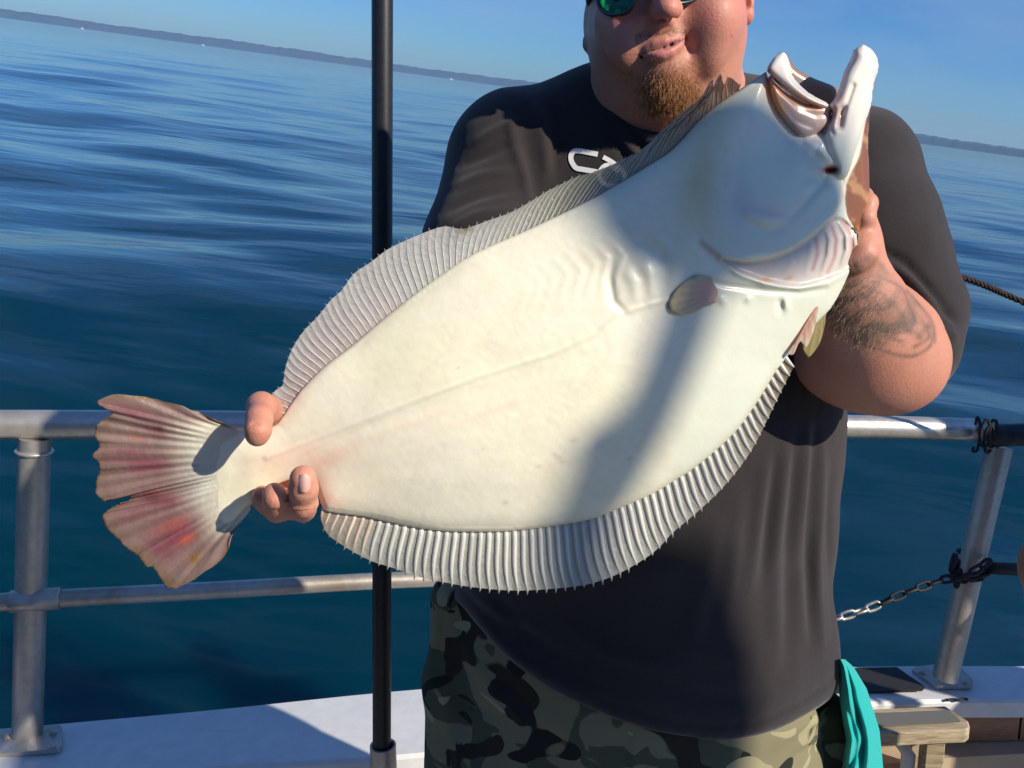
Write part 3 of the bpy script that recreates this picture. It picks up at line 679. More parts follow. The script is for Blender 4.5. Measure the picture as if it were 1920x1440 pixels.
P3 = atv(V[:, 0], V[:, 1], YF(V[:, 0]) + V[:, 2])
mesh('body', P3, Q, flesh, fish, col=fish_colour(V[:, 0], V[:, 1], V[:, 2]))
def resample(line, n):
    P = np.array(spl(line, 8)); s = np.concatenate([[0], np.cumsum(np.hypot(*np.diff(P, axis=0).T))]); t = np.linspace(0, s[-1], n)
    return np.stack([np.interp(t, s, P[:, 0]), np.interp(t, s, P[:, 1])], -1)
def fin(name, base, outer, nray, wfun, colf, rayc, rw, tipout=5, curve=0, label=None, pleat=.0012, dark=None, nacr=14, seed=3, rr=None):
    sub = 4; n = (nray - 1) * sub + 1; A = resample(base, n); Bo = resample(outer, n); rg = np.random.default_rng(seed)
    T = np.linspace(0, 1, nacr); dirx = Bo - A
    per = np.stack([-dirx[:, 1], dirx[:, 0]], -1)
    G = A[:, None] + dirx[:, None] * T[None, :, None] + per[:, None] * (curve * np.sin(np.pi * T) * T)[None, :, None]
    G[:, 0] -= dirx * .03 if False else 0
    u = np.arange(n)[:, None] / (n - 1); ph = np.arange(n)[:, None] / sub
    W = wfun(u, T[None]) + pleat * np.cos(2 * np.pi * ph) * -1 * T[None] ** .3
    V = atv(G[..., 0], G[..., 1], YF(G[..., 0]) + W).reshape(-1, 3)
    i = np.arange(n - 1)[:, None]; j = np.arange(nacr - 1)[None]
    Fq = np.stack([i * nacr + j, i * nacr + j + 1, (i + 1) * nacr + j + 1, (i + 1) * nacr + j], -1).reshape(-1, 4)
    c = colf(np.repeat(u, nacr, 1), np.repeat(T[None], n, 0), G).reshape(-1, 3)
    m = mesh(name, V, Fq, finm, fish, col=c, label=label)
    for k in range(nray):
        a = k * sub; tt = np.linspace(0, 1, 8); g = A[a] + dirx[a] * tt[:, None] + per[a] * (curve * np.sin(np.pi * tt) * tt)[:, None]
        L_ = np.hypot(*dirx[a]) + 1e-6; ex = tipout * (.5 + rg.random()) * (.3 if (name == 'anal_fin' and u[a, 0] > .72) else 1); tipd = dirx[a] / L_
        g = np.vstack([g, g[-1] + tipd * ex + np.array([-tipd[1], tipd[0]]) * curve * ex * 2])
        tt = np.append(tt, 1.0)
        w = wfun(np.full(9, u[a, 0]), tt) - pleat * tt ** .3 - (-.0011 if name == 'anal_fin' else -.0001)
        P = atv(g[:, 0], g[:, 1], YF(g[:, 0]) + w); r0 = rw(u[a, 0])
        rad = [max(r0 * f_, .00022) for f_ in (1, 1, .95, .9, .85, .75, .6, .42, .12)]
        q = MB().tube(P, rad, 6)
        cc = rayc(u[a, 0]) * (1 + .08 * rg.normal()); cc = np.repeat(cc[None], len(q.v), 0)
        fade = np.repeat(tt, 6)[:, None]; cc = cc * (1 - .25 * fade ** 3)
        mesh('fin_ray', q.v, q.f, raym, m, col=np.clip(cc, .01, .9))
    return m
# anal fin (lower edge)
AB = [(604, 950), (625, 962), (681, 969), (719, 977), (794, 992), (869, 998), (962, 996), (1056, 984), (1112, 973), (1150, 958), (1202, 936), (1237, 919), (1265, 901), (1289, 887), (1317, 866), (1341, 846), (1376, 813), (1400, 783), (1428, 741), (1455, 696), (1474, 668)]
AO = [(602, 974), (613, 1000), (640, 1021), (672, 1040), (702, 1054), (734, 1064), (794, 1084), (839, 1093), (887, 1101), (955, 1107), (1007, 1106), (1075, 1100), (1112, 1093), (1157, 1077), (1205, 1050), (1234, 1028), (1262, 998), (1291, 974), (1326, 943), (1357, 912), (1393, 868), (1417, 830), (1442, 780), (1459, 745), (1478, 707), (1488, 688)]
def inner(base, k, cx=1000, cy=700):
    return [(x + (cx - x) / math.hypot(cx - x, cy - y) * k, y + (cy - y) / math.hypot(cx - x, cy - y) * k) for x, y in base]
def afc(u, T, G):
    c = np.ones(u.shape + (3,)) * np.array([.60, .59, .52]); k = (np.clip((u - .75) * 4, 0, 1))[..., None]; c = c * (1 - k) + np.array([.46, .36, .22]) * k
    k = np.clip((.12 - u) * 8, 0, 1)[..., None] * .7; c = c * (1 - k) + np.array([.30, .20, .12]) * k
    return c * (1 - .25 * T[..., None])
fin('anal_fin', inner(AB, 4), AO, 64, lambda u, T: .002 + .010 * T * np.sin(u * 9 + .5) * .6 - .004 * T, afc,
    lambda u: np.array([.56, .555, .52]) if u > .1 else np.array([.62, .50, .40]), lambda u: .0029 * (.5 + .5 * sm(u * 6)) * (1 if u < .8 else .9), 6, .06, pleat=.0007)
DB = [(500, 812), (510, 798), (518, 792), (560, 735), (610, 685), (655, 651), (720, 596), (772, 555), (830, 513), (888, 476), (980, 435), (1025, 414), (1128, 363), (1219, 308), (1264, 277), (1321, 215), (1386, 170)]
DO = [(503, 820), (495, 803), (493, 783), (499, 754), (518, 731), (530, 722), (534, 695), (541, 671), (550, 650), (570, 620), (597, 592), (620, 563), (640, 545), (664, 513), (696, 491), (728, 467), (772, 446), (830, 425), (868, 429), (917, 413), (958, 398), (1000, 375), (1027, 358), (1055, 344), (1082, 331), (1109, 324), (1159, 304), (1182, 292), (1203, 284), (1228, 266), (1242, 250), (1250, 252), (1262, 230), (1270, 238), (1284, 212), (1300, 194), (1299, 214), (1310, 190), (1324, 172), (1322, 194), (1330, 166), (1336, 148), (1340, 170), (1350, 138), (1358, 160), (1366, 144), (1388, 160)]
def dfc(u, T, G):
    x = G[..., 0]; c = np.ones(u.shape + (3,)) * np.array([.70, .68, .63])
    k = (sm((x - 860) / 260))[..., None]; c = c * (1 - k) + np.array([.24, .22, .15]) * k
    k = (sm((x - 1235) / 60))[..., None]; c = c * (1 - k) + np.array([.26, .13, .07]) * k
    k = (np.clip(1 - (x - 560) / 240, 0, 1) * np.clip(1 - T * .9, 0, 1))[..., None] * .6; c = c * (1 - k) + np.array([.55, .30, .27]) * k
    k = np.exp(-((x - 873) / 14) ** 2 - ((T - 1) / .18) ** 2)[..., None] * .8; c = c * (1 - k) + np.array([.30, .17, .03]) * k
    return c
def drc(u):
    k = sm((u - .45) / .35); return np.array([.60, .575, .52]) * (1 - k) + np.array([.33, .32, .26]) * k
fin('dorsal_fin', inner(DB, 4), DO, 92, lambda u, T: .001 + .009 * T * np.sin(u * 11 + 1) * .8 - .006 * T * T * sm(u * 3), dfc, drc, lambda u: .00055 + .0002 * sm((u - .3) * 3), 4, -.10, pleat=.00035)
# tail fin
TB = [(446, 806), (452, 835), (458, 870), (463, 905), (466, 935), (470, 955)]
TO = [(400, 786), (369, 771), (328, 758), (275, 744), (219, 739), (184, 749), (183, 758), (212, 776), (193, 788), (180, 799), (178, 817), (184, 832), (187, 840), (175, 849), (173, 858), (184, 866), (187, 880), (180, 902), (180, 927), (194, 939), (240, 930), (250, 934), (206, 953), (192, 967), (197, 986), (212, 1002), (237, 1027), (262, 1044), (273, 1064), (287, 1063), (300, 1083), (312, 1103), (334, 1103), (369, 1083), (396, 1064), (425, 1040), (430, 1010)]
def tail():
    n = 200; A = resample(TB, n); Bo = np.array(TO, float); sl = np.hypot(*np.diff(Bo, axis=0).T); wt = np.ones(len(sl)); wt[:5] = .28; wt[0] = .5; wt[-4:] = .30; s = np.concatenate([[0], np.cumsum(sl * wt)])
    t = np.linspace(0, s[-1], n); Bo = np.stack([np.interp(t, s, Bo[:, 0]), np.interp(t, s, Bo[:, 1])], -1)
    m = 60; T = np.linspace(0, 1, m); u = np.arange(n) / (n - 1)
    # fan: rays leave the root gathered and spread
    rg = np.random.default_rng(5); Bo = Bo + rg.normal(size=Bo.shape) * .9
    ctrl = np.array([400., 870.]); mid = A * .6 + Bo * .4
    kk = np.exp(-(np.arange(-26, 27) / 12.) ** 2); kk /= kk.sum(); pb = np.pad(Bo, ((26, 26), (0, 0)), mode='reflect', reflect_type='odd'); Bs = np.stack([np.convolve(pb[:, q], kk, 'valid') for q in (0, 1)], -1)
    t6 = (sm((T - .45) / .55) ** 1.5)[None, :, None]; G = A[:, None] * (1 - T)[None, :, None] + (Bs[:, None] * (1 - t6) + Bo[:, None] * t6) * T[None, :, None]
    Pn = np.stack([G[..., 0], G[..., 1]], -1)
    rays = np.cos(u * np.pi * 2 * 23 + .6 * np.sin(u * 31))[:, None] * sm((T[None] - .18) / .3)
    fold = np.cos(u * np.pi * 2 * 6 + 1)[:, None] * T[None]
    W = -.0016 - .0008 * rays - .0018 * fold + .006 * np.sin(u * 3.1)[:, None] * T[None] + vnoise(Pn, .05, 41) * .0006 + .001 * (1 - T[None]) ** 2
    thick = .0012 + .003 * (1 - T[None]) ** 2.2 * np.sin(np.pi * np.clip(u * .96 + .02, 0, 1))[:, None] ** .5
    F1 = atv(G[..., 0], G[..., 1], YF(G[..., 0]) + W - thick * .5).reshape(-1, 3); B1 = atv(G[..., 0], G[..., 1], YF(G[..., 0]) + W + thick * .5).reshape(-1, 3)
    i = np.arange(n - 1)[:, None]; j = np.arange(m - 1)[None]; q = np.stack([i * m + j, i * m + j + 1, (i + 1) * m + j + 1, (i + 1) * m + j], -1).reshape(-1, 4)
    N = n * m; rim = [k for k in range(0, m)] ; bord = [(0 * m + k) for k in range(m)] + [i_ * m + m - 1 for i_ in range(1, n)] + [(n - 1) * m + k for k in range(m - 2, -1, -1)]
    side = [(a, b, b + N, a + N) for a, b in zip(bord, bord[1:])]
    Fc = np.concatenate([q[:, ::-1], q + N, np.array(side)])
    px, py = G[..., 0].ravel(), G[..., 1].ravel(); P = np.stack([px, py], -1)
    col = np.tile(np.array([.77, .73, .60]), (N, 1)); Tn = np.tile(T, n); un = np.repeat(u, m)
    n1 = vnoise(P, .03, 21); n2 = vnoise(P, .1, 22); n3 = vnoise(np.stack([un * 260, Tn * 6], -1), 1, 23)
    col *= (1 + .05 * n2 + .05 * n3)[:, None]
    B = lambda *a: blob(px, py, *a)
    col = paint(col, .45 * B(365, 900, 50, 60), (.60, .64, .62))
    col = paint(col, np.clip(sm((Tn - .26) / .35) * .9, 0, 1), (.27, .165, .155))
    st = np.clip(.5 + .5 * n3, 0, 1)
    for a in ((330, 1000, 50, 34, -20, 1.0), (270, 870, 60, 20, 5, .8), (300, 935, 45, 16, 15, .85), (290, 805, 30, 10, 25, .6), (240, 770, 70, 12, 12, .55), (250, 960, 50, 22, -15, .5), (300, 1030, 30, 14, 35, .6), (235, 850, 40, 12, 0, .5)):
        col = paint(col, np.clip(a[5] * B(*a[:5]) * (.35 + 1.2 * st), 0, .97), (.27, .06, .10))
    for a in ((325, 985, 26, 10, -20, .9), (350, 1012, 16, 8, -30, .7), (258, 820, 12, 6, 0, .5)): col = paint(col, np.clip(a[5] * B(*a[:5]) * (1 + n2), 0, 1), (.62, .14, .07))
    for a in ((287, 935, 16, 9, 0, .8), (298, 803, 9, 6, 0, .8), (250, 845, 50, 5, -3, .5), (262, 786, 18, 4, 20, .7), (300, 1010, 24, 6, -30, .5)): col = paint(col, np.clip(a[5] * B(*a[:5]), 0, 1), (.16, .06, .06))
    for a in ((365, 1048, 12, 7, -50, .95), (425, 1035, 9, 5, -60, .9), (418, 795, 22, 4, 20, .95), (270, 745, 30, 4, 8, .8), (340, 755, 16, 4, 20, .5)): col = paint(col, np.clip(a[5] * B(*a[:5]), 0, 1), (.36, .19, .02))
    edge = sm((Tn - .86) / .12); col = paint(col, .7 * edge * (.5 + .5 * np.clip(n1 + n2, -1, 1)), (.20, .12, .03))
    gro = np.clip(-np.cos(un * np.pi * 2 * 23 + .6 * np.sin(un * 31)) - .55, 0, 1) * 2 * sm((Tn - .3) / .2); col = paint(col, .45 * np.clip(gro, 0, 1), (.24, .11, .10))
    col = np.clip(col, .01, .9)
    return mesh('tail_fin', np.vstack([F1, B1]), Fc, tailm, fish, col=np.vstack([col, col]))
tailm = membrane('tail fin skin', rough=.45, tr=.28, alpha=1, coat=.3, bs=.3)
tail()
# small fins
def flap(name, poly, root, w0, T, c0, c1, nr=9, bend=.01, c2=None):
    """a soft rounded fin: fan from the root point line to the far edge"""
    Ps = np.array(spl(poly, 6)); n = len(Ps); m = 14; A = resample(root, n); Tn = np.linspace(0, 1, m)
    G = A[:, None] * (1 - Tn)[None, :, None] + Ps[:, None] * Tn[None, :, None]; u = np.arange(n) / (n - 1)
    W = w0 - bend * np.sin(Tn * 2.4)[None] - T * np.cos(u * 2 * np.pi * nr)[:, None] * Tn[None] * .5
    th = .0016 * (1 - .6 * Tn[None])
    F1 = atv(G[..., 0], G[..., 1], YF(G[..., 0]) + W - th).reshape(-1, 3); B1 = atv(G[..., 0], G[..., 1], YF(G[..., 0]) + W + th).reshape(-1, 3); N = n * m
    i = np.arange(n - 1)[:, None]; j = np.arange(m - 1)[None]; q = np.stack([i * m + j, i * m + j + 1, (i + 1) * m + j + 1, (i + 1) * m + j], -1).reshape(-1, 4)
    bord = [k for k in range(m)] + [i_ * m + m - 1 for i_ in range(1, n)] + [(n - 1) * m + k for k in range(m - 2, -1, -1)]
    Fc = np.concatenate([q[:, ::-1], q + N, np.array([(a, b, b + N, a + N) for a, b in zip(bord, bord[1:])])])
    k = sm((np.tile(Tn, n) - .25) / .6)[:, None]; col = np.array(c0) * (1 - k) + np.array(c1) * k
    s = (.95 + .05 * np.cos(np.repeat(u, m) * 2 * np.pi * nr))[:, None]; col = np.clip(col * s, .01, .9)
    return mesh(name, np.vstack([F1, B1]), Fc, tailm, fish, col=np.vstack([col, col]))
flap('pectoral_fin', [(1336, 522), (1310, 517), (1285, 528), (1266, 545), (1254, 568), (1257, 583), (1275, 590), (1300, 586), (1325, 574), (1342, 568)], [(1337, 530), (1346, 545), (1344, 564)], -.034, .0003, (.86, .52, .38), (.82, .66, .40), bend=.003)
flap('pelvic_fin', [(1549, 582), (1546, 612), (1536, 645), (1516, 670), (1505, 655), (1508, 640)], [(1552, 582), (1540, 590), (1528, 602)], .014, .0008, (.42, .34, .14), (.40, .32, .12), 5, .0)
flap('pelvic_fin', [(1535, 576), (1531, 600), (1524, 626), (1511, 652), (1500, 640), (1488, 664), (1477, 664)], [(1532, 570), (1515, 600), (1490, 645)], -.010, .0008, (.66, .34, .24), (.72, .58, .42), 6, .0)
# teeth along both jaws
tm = mat('teeth', (.75, .70, .58), .3)
def teeth(line, w, parent, n, sz, side):
    A = resample(line, n)
    for k in range(n):
        d = A[min(k + 1, n - 1)] - A[max(k - 1, 0)]; d /= np.hypot(*d); nn = np.array([d[1], -d[0]]) * side; L = sz * random.uniform(.6, 1.2)
        a = atv(*A[k], YF(A[k][0]) + w); b = atv(*(A[k] + nn * L + d * .8), YF(A[k][0]) + w - .001)
        MB().tube([a, b], [.0011, .0002], 5).build('tooth', tm, parent, smooth=True)
teeth([(1601, 95), (1595, 112), (1583, 136), (1576, 158)], -.009, fish, 17, 4.5, 1)
teeth([(1475, 106), (1480, 120), (1485, 136)], -.009, fish, 8, 4.0, -1)
# ------------------------------------------------------------------ the man
class Field:
    def __init__(s, lo, hi, h):
        s.ax = [np.arange(lo[i], hi[i] + h, h, dtype=np.float32) for i in range(3)]; s.h = h
        s.d = np.full([len(a) for a in s.ax], .08, np.float32)
    def sub(s, lo, hi):
        sl = []
        for i in range(3):
            a = np.searchsorted(s.ax[i], lo[i]); b = np.searchsorted(s.ax[i], hi[i]); sl.append(slice(a, b))
        return tuple(sl), [s.ax[i][sl[i]] for i in range(3)]
    def apply(s, lo, hi, fn, k, mode='add', mask=None):
        m = k + 3 * s.h; sl, g = s.sub([a - m for a in lo], [b + m for b in hi])
        if min(len(x) for x in g) == 0: return s
        X, Y, Z = g[0][:, None, None], g[1][None, :, None], g[2][None, None, :]
        p = fn(X, Y, Z); D = s.d[sl]
        if mask is not None: p = np.maximum(p, mask(X + 0 * Y + 0 * Z, Y + 0 * X + 0 * Z, Z + 0 * X + 0 * Y))
        if mode == 'add': s.d[sl] = smin(D, p, k)
        else: s.d[sl] = -smin(-D, p, k)      # carve p away
        return s
    def cap(s, a, b, ra, rb=None, k=.01, mode='add', mask=None, flat=(1, 1, 1)):
        rb = ra if rb is None else rb; a = np.array(a, np.float32); b = np.array(b, np.float32); r = max(ra, rb); ab = b - a; L = float(ab @ ab) + 1e-12
        def fn(X, Y, Z):
            x, y, z = X - a[0], Y - a[1], Z - a[2]; t = np.clip((x * ab[0] + y * ab[1] + z * ab[2]) / L, 0, 1)
            return np.sqrt((x - ab[0] * t) ** 2 + (y - ab[1] * t) ** 2 + (z - ab[2] * t) ** 2) - (ra + (rb - ra) * t)
        return s.apply(np.minimum(a, b) - r, np.maximum(a, b) + r, fn, k, mode, mask)
    def chain(s, pts, rs, k=.01, mode='add', mask=None):
        for i in range(len(pts) - 1): s.cap(pts[i], pts[i + 1], rs[i], rs[i + 1], k, mode, mask)
        return s
    def ell(s, c, r, k=.02, rot=None, mode='add', mask=None):
        c = np.array(c, np.float32); r = np.array(r, np.float32); M = np.eye(3) if rot is None else np.array(rot.transposed()); rm = float(r.max())
        def fn(X, Y, Z):
            x, y, z = X - c[0], Y - c[1], Z - c[2]
            u = (M[0, 0] * x + M[0, 1] * y + M[0, 2] * z) / r[0]; v = (M[1, 0] * x + M[1, 1] * y + M[1, 2] * z) / r[1]; w = (M[2, 0] * x + M[2, 1] * y + M[2, 2] * z) / r[2]
            q = np.sqrt(u * u + v * v + w * w) + 1e-6; g = np.sqrt((u / r[0]) ** 2 + (v / r[1]) ** 2 + (w / r[2]) ** 2) + 1e-6
            return q * (q - 1) / g
        return s.apply(c - rm, c + rm, fn, k, mode, mask)
    def mesh(s, keep=None):
        V, Q = nets(s.d, *s.ax)
        if keep is not None:
            cen = V[Q].mean(1); Q = Q[keep(cen)]; used = np.unique(Q); mp_ = -np.ones(len(V), int); mp_[used] = np.arange(len(used)); V = V[used]; Q = mp_[Q]
        return V, Q
def join(parts):
    V = []; Q = []; n = 0
    for v, q in parts: V.append(v); Q.append(q + n); n += len(v)
    return np.concatenate(V), np.concatenate(Q)
def vnorm(V, Q):
    a, b, c, d = V[Q[:, 0]], V[Q[:, 1]], V[Q[:, 2]], V[Q[:, 3]]; n = np.cross(c - a, d - b); N = np.zeros_like(V)
    for k in range(4): np.add.at(N, Q[:, k], n)
    return N / (np.linalg.norm(N, axis=1, keepdims=True) + 1e-12)
def relax(V, Q, it=1, f=.5):
    e = np.concatenate([Q[:, [0, 1]], Q[:, [1, 2]], Q[:, [2, 3]], Q[:, [3, 0]]]); e = np.concatenate([e, e[:, ::-1]])
    cnt = np.bincount(e[:, 0], minlength=len(V))[:, None] + 1e-9
    for _ in range(it):
        S = np.stack([np.bincount(e[:, 0], V[e[:, 1], k], len(V)) for k in range(3)], -1) / cnt; V = V + (S - V) * f
    return V
def p_(px, py, Y): return np.array(at(px, py, Y))
# ---- skin: one body from crown to shoes, in blocks of finer grid at the head and hands
def head(fd):
    c = fd.cap; e = fd.ell
    tiltR = Matrix.Rotation(R(-6), 3, 'Y')
    e(p_(1240, -70, 1.095), (.083, .100, .115), .02, tiltR)
    e(p_(1247, 30, 1.075), (.086, .090, .090), .03)
    e(p_(1206, 92, 1.068), (.0615, .066, .066), .03); e(p_(1296, 88, 1.068), (.0600, .064, .066), .03)      # jowls
    e(p_(1252, 172, 1.085), (.074, .070, .052), .03)                                                   # double chin
    e(p_(1249, 150, 1.035), (.040, .030, .034), .03)
    c(p_(1250, 190, 1.13), p_(1245, 330, 1.17), .078, .09, .04)                                        # neck
    e(p_(1330, 165, 1.14), (.036, .04, .06), .03)
    # brow, bridge, nose
    c(p_(1180, -42, 1.000), p_(1310, -56, 1.000), .016, .016, .02)
    c(p_(1243, -38, .990), p_(1249, 5, .964), .0105, .0135, .010)
    e(p_(1250, 19, .960), (.0145, .0155, .0120), .007)
    e(p_(1233, 26, .970), (.0092, .0115, .0085), .007); e(p_(1265, 21, .970), (.0092, .0115, .0085), .007)
    c(p_(1242, 41, .958), p_(1240, 38, .968), .0038, .0040, .003, 'sub'); c(p_(1257, 38, .958), p_(1259, 36, .968), .0038, .0040, .003, 'sub')
    # cheeks lifted by the smile
    e(p_(1178, 34, 1.010), (.037, .024, .032), .03); e(p_(1322, 24, 1.016), (.037, .024, .032), .03)
    # muzzle, chin
    e(p_(1238, 78, 1.014), (.037, .031, .032), .022); e(p_(1242, 134, 1.010), (.029, .027, .024), .018)
    # smile folds
    for A in ([(1271, 26, .972), (1288, 48, .973), (1298, 74, .980), (1296, 92, .988)], [(1226, 34, .972), (1204, 54, .974), (1188, 80, .984), (1184, 100, .992)]):
        A = [p_(*q) for q in A]
        for i in range(3): c(A[i], A[i + 1], .0032, .0032, .010, 'sub')
    e(p_(1334, 34, .999), (.029, .029, .034), .014); e(p_(1329, 80, 1.004), (.021, .021, .034), .016); e(p_(1170, 78, .998), (.016, .013, .028), .022)
    # lips
    def ysurf(x): return .9785 + abs(x - 1243) ** 2 * 5.5e-6
    up_ = [(1206, 99), (1214, 89), (1226, 83), (1237, 80.5), (1248, 78), (1262, 75), (1279, 73)]
    lo_ = [(1207, 101), (1218, 103.5), (1230, 103.5), (1242, 101.5), (1256, 96.5), (1268, 88.5), (1280, 77)]
    for L_, r in ((up_, (.0014, .0024, .0033, .0032, .0034, .0027, .0014)), (lo_, (.0018, .0032, .0046, .0050, .0046, .0030, .0015))):
        P = [p_(x, y, ysurf(x) + .0005) for x, y in L_]
        for i in range(len(P) - 1): c(P[i], P[i + 1], r[i], r[i + 1], .006)
    gp_ = [(1209, 99.5), (1220, 95), (1232, 92), (1244, 89), (1256, 85), (1267, 80.5), (1279, 75)]
    P = [p_(x, y, ysurf(x) - .004) for x, y in gp_]; r = (.0008, .0014, .0022, .0026, .0026, .0019, .0009)
    for i in range(len(P) - 1): c(P[i], P[i + 1], r[i], r[i + 1], .0015, 'sub')
    for q_ in ((1283, 74), (1203, 100)): c(p_(q_[0], q_[1] - 3, ysurf(q_[0]) + .002), p_(q_[0] + 1, q_[1] + 4, ysurf(q_[0]) + .002), .0026, .0022, .006, 'sub')
    P = [p_(x, y, ysurf(x) + .003) for x, y in gp_]
    for i in range(len(P) - 1): c(P[i], P[i + 1], r[i] * 1.1, r[i + 1] * 1.1, .0015, 'sub')
    c(p_(1243, 52, .972), p_(1239, 68, .970), .0014, .0018, .004, 'sub')      # philtrum
    # ears
    e(p_(1396, -14, 1.095), (.011, .022, .031), .008, Matrix.Rotation(R(8), 3, 'Y')); e(p_(1400, 28, 1.085), (.0085, .011, .012), .008)
    c(p_(1404, -34, 1.08), p_(1407, 8, 1.078), .0045, .0045, .003); c(p_(1398, -26, 1.072), p_(1399, 8, 1.072), .005, .005, .004, 'sub')
    e(p_(1108, 44, 1.10), (.009, .020, .030), .008); e(p_(1105, 81, 1.085), (.0085, .010, .0105), .006)
def arms(fd):
    # his left arm, tattooed, elbow bent hard
    fd.chain([p_(1590, 340, 1.13), p_(1655, 600, 1.04), p_(1668, 664, 1.00)], [.070, .062, .057], .03)
    fd.chain([p_(1676, 682, 1.00), p_(1644, 652, .985), p_(1610, 610, .955), p_(1588, 545, .925), p_(1586, 492, .912)], [.055, .060, .057, .044, .032], .03)
    fd.ell(p_(1612, 686, .985), (.070, .048, .044), .04)
    # his right arm, stretched towards the lens under the fish
    fd.chain([p_(958, 320, 1.13), p_(905, 560, 1.06), p_(890, 610, 1.04)], [.062, .056, .052], .03)
    fd.chain([p_(890, 610, 1.04), p_(790, 680, .97), p_(610, 800, .84), p_(560, 838, .80)], [.052, .050, .036, .031], .03)
def hand_r(fd):
    """his right hand round the tail root: thumb over the top, fingers up from below"""
    e = fd.ell; ch = fd.chain
    e(p_(545, 850, .790), (.042, .020, .040), .02); e(p_(520, 868, .780), (.036, .018, .036), .015)
    fd.cap(p_(600, 808, .83), p_(550, 845, .795), .030, .030, .03)
    # thumb: root, knuckle, tip lying on the fish
    ch([p_(545, 815, .79), p_(512, 775, .758), p_(490, 762, .725), p_(486, 785, .700), p_(484, 806, .688), p_(482, 817, .688)], [.020, .0150, .0118, .0104, .0100, .0088], .006)
    
    def finger(P, r, k=.004): ch([p_(*q) for q in P], r, k)
    finger([(560, 895, .790), (566, 940, .762), (569, 954, .728), (569, 948, .702), (569, 915, .688), (568, 897, .684)], [.0128, .0124, .0124, .0122, .0118, .0110])
    finger([(535, 900, .790), (522, 945, .762), (519, 957, .732), (519, 951, .707), (516, 932, .696), (514, 925, .696)], [.0120, .0118, .0116, .0114, .0100, .0090])
    finger([(505, 895, .790), (496, 925, .768), (492, 938, .742), (493, 930, .722)], [.0110, .0108, .0105, .0095])
    finger([(488, 880, .792), (474, 900, .775), (466, 905, .755), (462, 897, .740)], [.0095, .0092, .009, .008])
    e(p_(569, 950, .694), (.0125, .0100, .0108), .003)
    for y_ in (927, 931, 944): fd.cap(p_(556, y_ + 1, .6745), p_(582, y_ - 1, .6745), .0009, .0009, .0018, 'sub')
    fd.cap(p_(547, 955, .690), p_(591, 955, .690), .0010, .0010, .002, 'sub')
    for y_ in (792, 796): fd.cap(p_(474, y_, .680), p_(494, y_ - 2, .680), .0008, .0008, .0018, 'sub')
def hand_l(fd):
    """his left hand behind the gill, fingertips hooked round the edge"""
    e = fd.ell; ch = fd.chain
    e(p_(1592, 430, .915), (.024, .022, .046), .02); fd.cap(p_(1586, 500, .915), p_(1592, 450, .912), .030, .027, .02)
    ch([p_(1596, 472, .900), p_(1613, 462, .882), p_(1616, 476, .872), p_(1606, 492, .868)], [.020, .0150, .0130, .0110], .008)      # thumb heel
    def finger(P, r): ch([p_(*q) for q in P], r, .0045)
    finger([(1596, 395, .925), (1614, 372, .915), (1624, 382, .893), (1621, 410, .884), (1618, 432, .886)], [.0125, .0122, .0112, .0105, .0095])
    finger([(1600, 410, .935), (1616, 400, .925), (1622, 430, .900), (1621, 452, .890)], [.0125, .0122, .0115, .010])
    finger([(1590, 385, .940), (1600, 352, .935), (1598, 332, .925), (1585, 330, .915)], [.0125, .0120, .0110, .0095])
    finger([(1578, 385, .940), (1578, 350, .935), (1570, 335, .928), (1560, 340, .920)], [.0115, .0110, .0100, .009])
    e(p_(1618, 470, .895), (.0165, .018, .030), .01)
def torso(fd):
    fd.ell(p_(1210, 470, 1.16), (.235, .125, .24), .04); fd.ell(p_(1188, 880, 1.15), (.245, .165, .30), .05)
    fd.cap(p_(1000, 300, 1.16), p_(1520, 330, 1.18), .07, .07, .04); fd.ell(p_(1188, 1280, 1.15), (.235, .165, .2), .05)
    hip = p_(1188, 1330, 1.15)
    for sx in (-1, 1):
        k = hip + np.array([sx * .12, 0, -.30]); kk = np.array([hip[0] + sx * .14, 1.14, DECK + .50]); f_ = np.array([hip[0] + sx * .15, 1.17, DECK + .10])
        fd.chain([hip + np.array([sx * .11, 0, 0]), kk, f_], [.10, .062, .045], .02)
        fd.chain([f_, f_ + np.array([sx * .02, -.14, -.055])], [.042, .032], .02)
def field_all(lo, hi, h):
    fd = Field(lo, hi, h); torso(fd); arms(fd); head(fd); hand_r(fd); hand_l(fd); return fd
blocks = [((.085, .93, .075), (.330, 1.22, .47), .0021), ((-.245, .66, -.235), (-.125, .86, -.070), .0018), ((.312, .80, -.30), (.56, 1.12, .090), .0024)]
def inb(c, b, g=0): return ((c > np.array(b[0]) + g) & (c < np.array(b[1]) - g)).all(-1)
fd = field_all((-.42, .60, DECK + .01), (.72, 1.42, .52), .0062)
parts = [fd.mesh(lambda c: ~(inb(c, blocks[0], .006) | inb(c, blocks[1], .006) | inb(c, blocks[2], .006)))]
for b in blocks:
    f2 = field_all(b[0], b[1], b[2]); v, q = f2.mesh(); v = relax(v, q, 1, .35); parts.append((v, q))
parts[0] = (relax(parts[0][0], parts[0][1], 2, .5), parts[0][1])
BV, BQ = join(parts)
